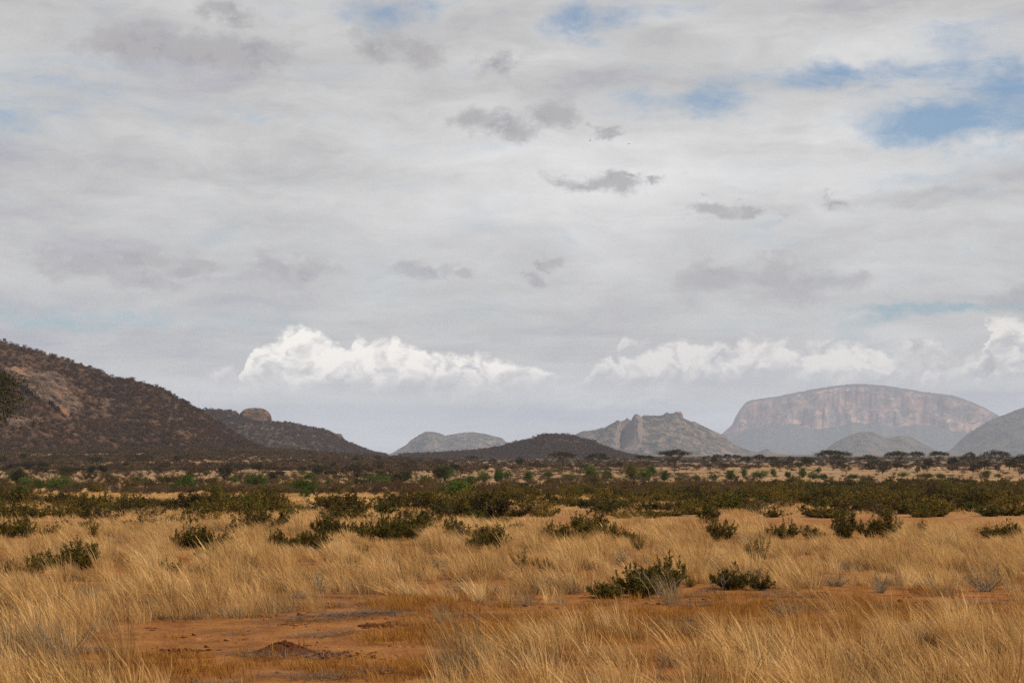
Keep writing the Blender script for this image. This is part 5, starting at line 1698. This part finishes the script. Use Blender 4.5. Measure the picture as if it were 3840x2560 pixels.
    B = Geo(); branch(B, (0.32 * h, 0.05, -0.05), (0.08 * h, 0, 0.86 * h), 0.11 * h, 0.07 * h, g, 0.04, 6, 8); link('stem', B.mesh('stump_mesh', ['bark']), e)
    B = Geo(); branch(B, (-0.55 * h, 0, 0.02), (0.5 * h, 0.1, 0.12 * h), 0.09 * h, 0.06 * h, g, 0.05, 5, 7); link('root', B.mesh('stump_mesh', ['bark']), e)
    x, y, z, s = ground_px(383, 1820)
    e = link('brush_pile', None, label='dark pile of fallen branches right of the forked dead stump', category='branches')
    e.location = (x, y, z)
    for k in range(14):
        B = Geo()
        a = g.uniform(-0.6, 0.6) + (math.pi if k % 2 else 0)
        L = 24 * s * g.uniform(0.5, 1)
        branch(B, (-math.cos(a) * L / 2, g.normal(0, .3), g.uniform(0, 0.3)), (math.cos(a) * L / 2, g.normal(0, .3), g.uniform(0.1, 9 * s)), 0.09, 0.03, g, 0.05, 5, 5)
        link('branch', B.mesh('branch_mesh', ['bark']), e)
    # rust-coloured dead bush
    x, y, z, s = ground_px(553, 1811)
    rb = simple_bush('rust_bush', 870, 'orange_leaf')
    o = link('dead_bush', rb, label='small rust-red dead bush on the left plain', category='bush')
    o.location = (x, y, z); o.scale = (9 * s, 9 * s, 12 * s)
    # two unidentified pale specks on the right strip, modelled as small rounded lumps
    for px_, lab in ((3420, 'pale stone on the right strip beside the narrow trees'), (3520, 'pale stone on the right strip under the high flat-topped acacia')):
        x, y, z, s = ground_px(px_, 1756)
        o = link('speck', clod_mesh('speck_mesh', int(px_), 'pale_speck'), label=lab, category='speck')
        o.location = (x, y, z + 0.1); o.scale = (6 * s, 5 * s, 6 * s)

    # two swifts in the air
    def swift(px_, py_, D, span, roll, yaw, pitch, lab):
        dx, dy, dz = (float(q) for q in px_dir(px_, py_))
        e = link('bird', None, label=lab, category='bird', group='birds in the sky')
        e.location = (dx * D, dy * D, CAMZ + dz * D)
        e.rotation_euler = (pitch, roll, yaw)
        nu, nv = 8, 9
        t = np.linspace(-1, 1, nv)[None, :]; th = np.linspace(0, 2 * np.pi, nu, endpoint=False)[:, None]
        r = 0.085 * np.sqrt(np.clip(1 - t ** 2, 0.004, 1)) * (1 - 0.35 * (t < 0) * (-t))
        v = np.stack([r * np.cos(th), t * 0.34 + 0 * th, r * np.sin(th)], -1).reshape(-1, 3) * span
        i = np.arange(nu)[:, None]; j = np.arange(nv - 1)[None, :]
        q = np.stack([i * nv + j, ((i + 1) % nu) * nv + j, ((i + 1) % nu) * nv + j + 1, i * nv + j + 1], -1).reshape(-1, 4)
        link('body', mesh_np('bird_body', v, quads=q, mat='feather', rnd=np.full(len(v), .4), smooth=True), e)
        for sd in (-1, 1):
            u_ = np.linspace(0, 1, 9)
            cx = sd * 0.52 * u_; cyy = 0.12 - 0.34 * u_ ** 1.7; cz = 0.10 * np.sin(u_ * 2.6)
            ch = 0.20 * (1 - u_ ** 1.4) + 0.015
            tk = 0.018 * (1 - u_) + 0.004
            v = np.stack([np.stack([cx, cyy, cz + tk], -1), np.stack([cx, cyy - ch * 0.5, cz + tk], -1), np.stack([cx, cyy - ch, cz], -1), np.stack([cx, cyy - ch * 0.5, cz - tk], -1)], 1).reshape(-1, 3) * span
            k = np.arange(8)[:, None] * 4; jj = np.arange(4)[None, :]
            q = np.stack([k + jj, k + (jj + 1) % 4, k + 4 + (jj + 1) % 4, k + 4 + jj], -1).reshape(-1, 4)
            link('wing', mesh_np('bird_wing', v, quads=q, mat='feather', rnd=np.full(len(v), .6)), e)
    swift(2213, 527, 260, 0.42, 0.7, -1.9, 0.3, 'small dark bird with swept wings, left one of two in the sky')
    swift(2359, 540, 260, 0.40, 0.1, -1.45, 0.05, 'small dark bird seen edge-on, right one of two in the sky')


make_singles()


# ------------------------------------------------------------------ haze
def make_haze():
    m, T = material('haze_air')
    pv = T.n('ShaderNodeVolumePrincipled', {'Color': (0.69, 0.79, 1.0), 'Density': 4.3e-5, 'Anisotropy': 0.0})
    pv.inputs['Density Attribute'].default_value = ''
    T.n('ShaderNodeOutputMaterial', {'Volume': pv.outputs[0]})
    w = 31500.0
    zt = float(HM.z.max()) + 25.0
    zb = -40.0
    v = [(x, y, z) for z in (zb, zt) for x, y in ((-w, -w), (w, -w), (w, w), (-w, w))]
    q = [(3, 2, 1, 0), (4, 5, 6, 7), (0, 1, 5, 4), (1, 2, 6, 5), (2, 3, 7, 6), (3, 0, 4, 7)]
    link('haze', mesh_np('haze', np.array(v), quads=np.array(q), mat='haze_air'), kind='stuff', label='thin blue-grey haze lying over the whole plain')


make_haze()
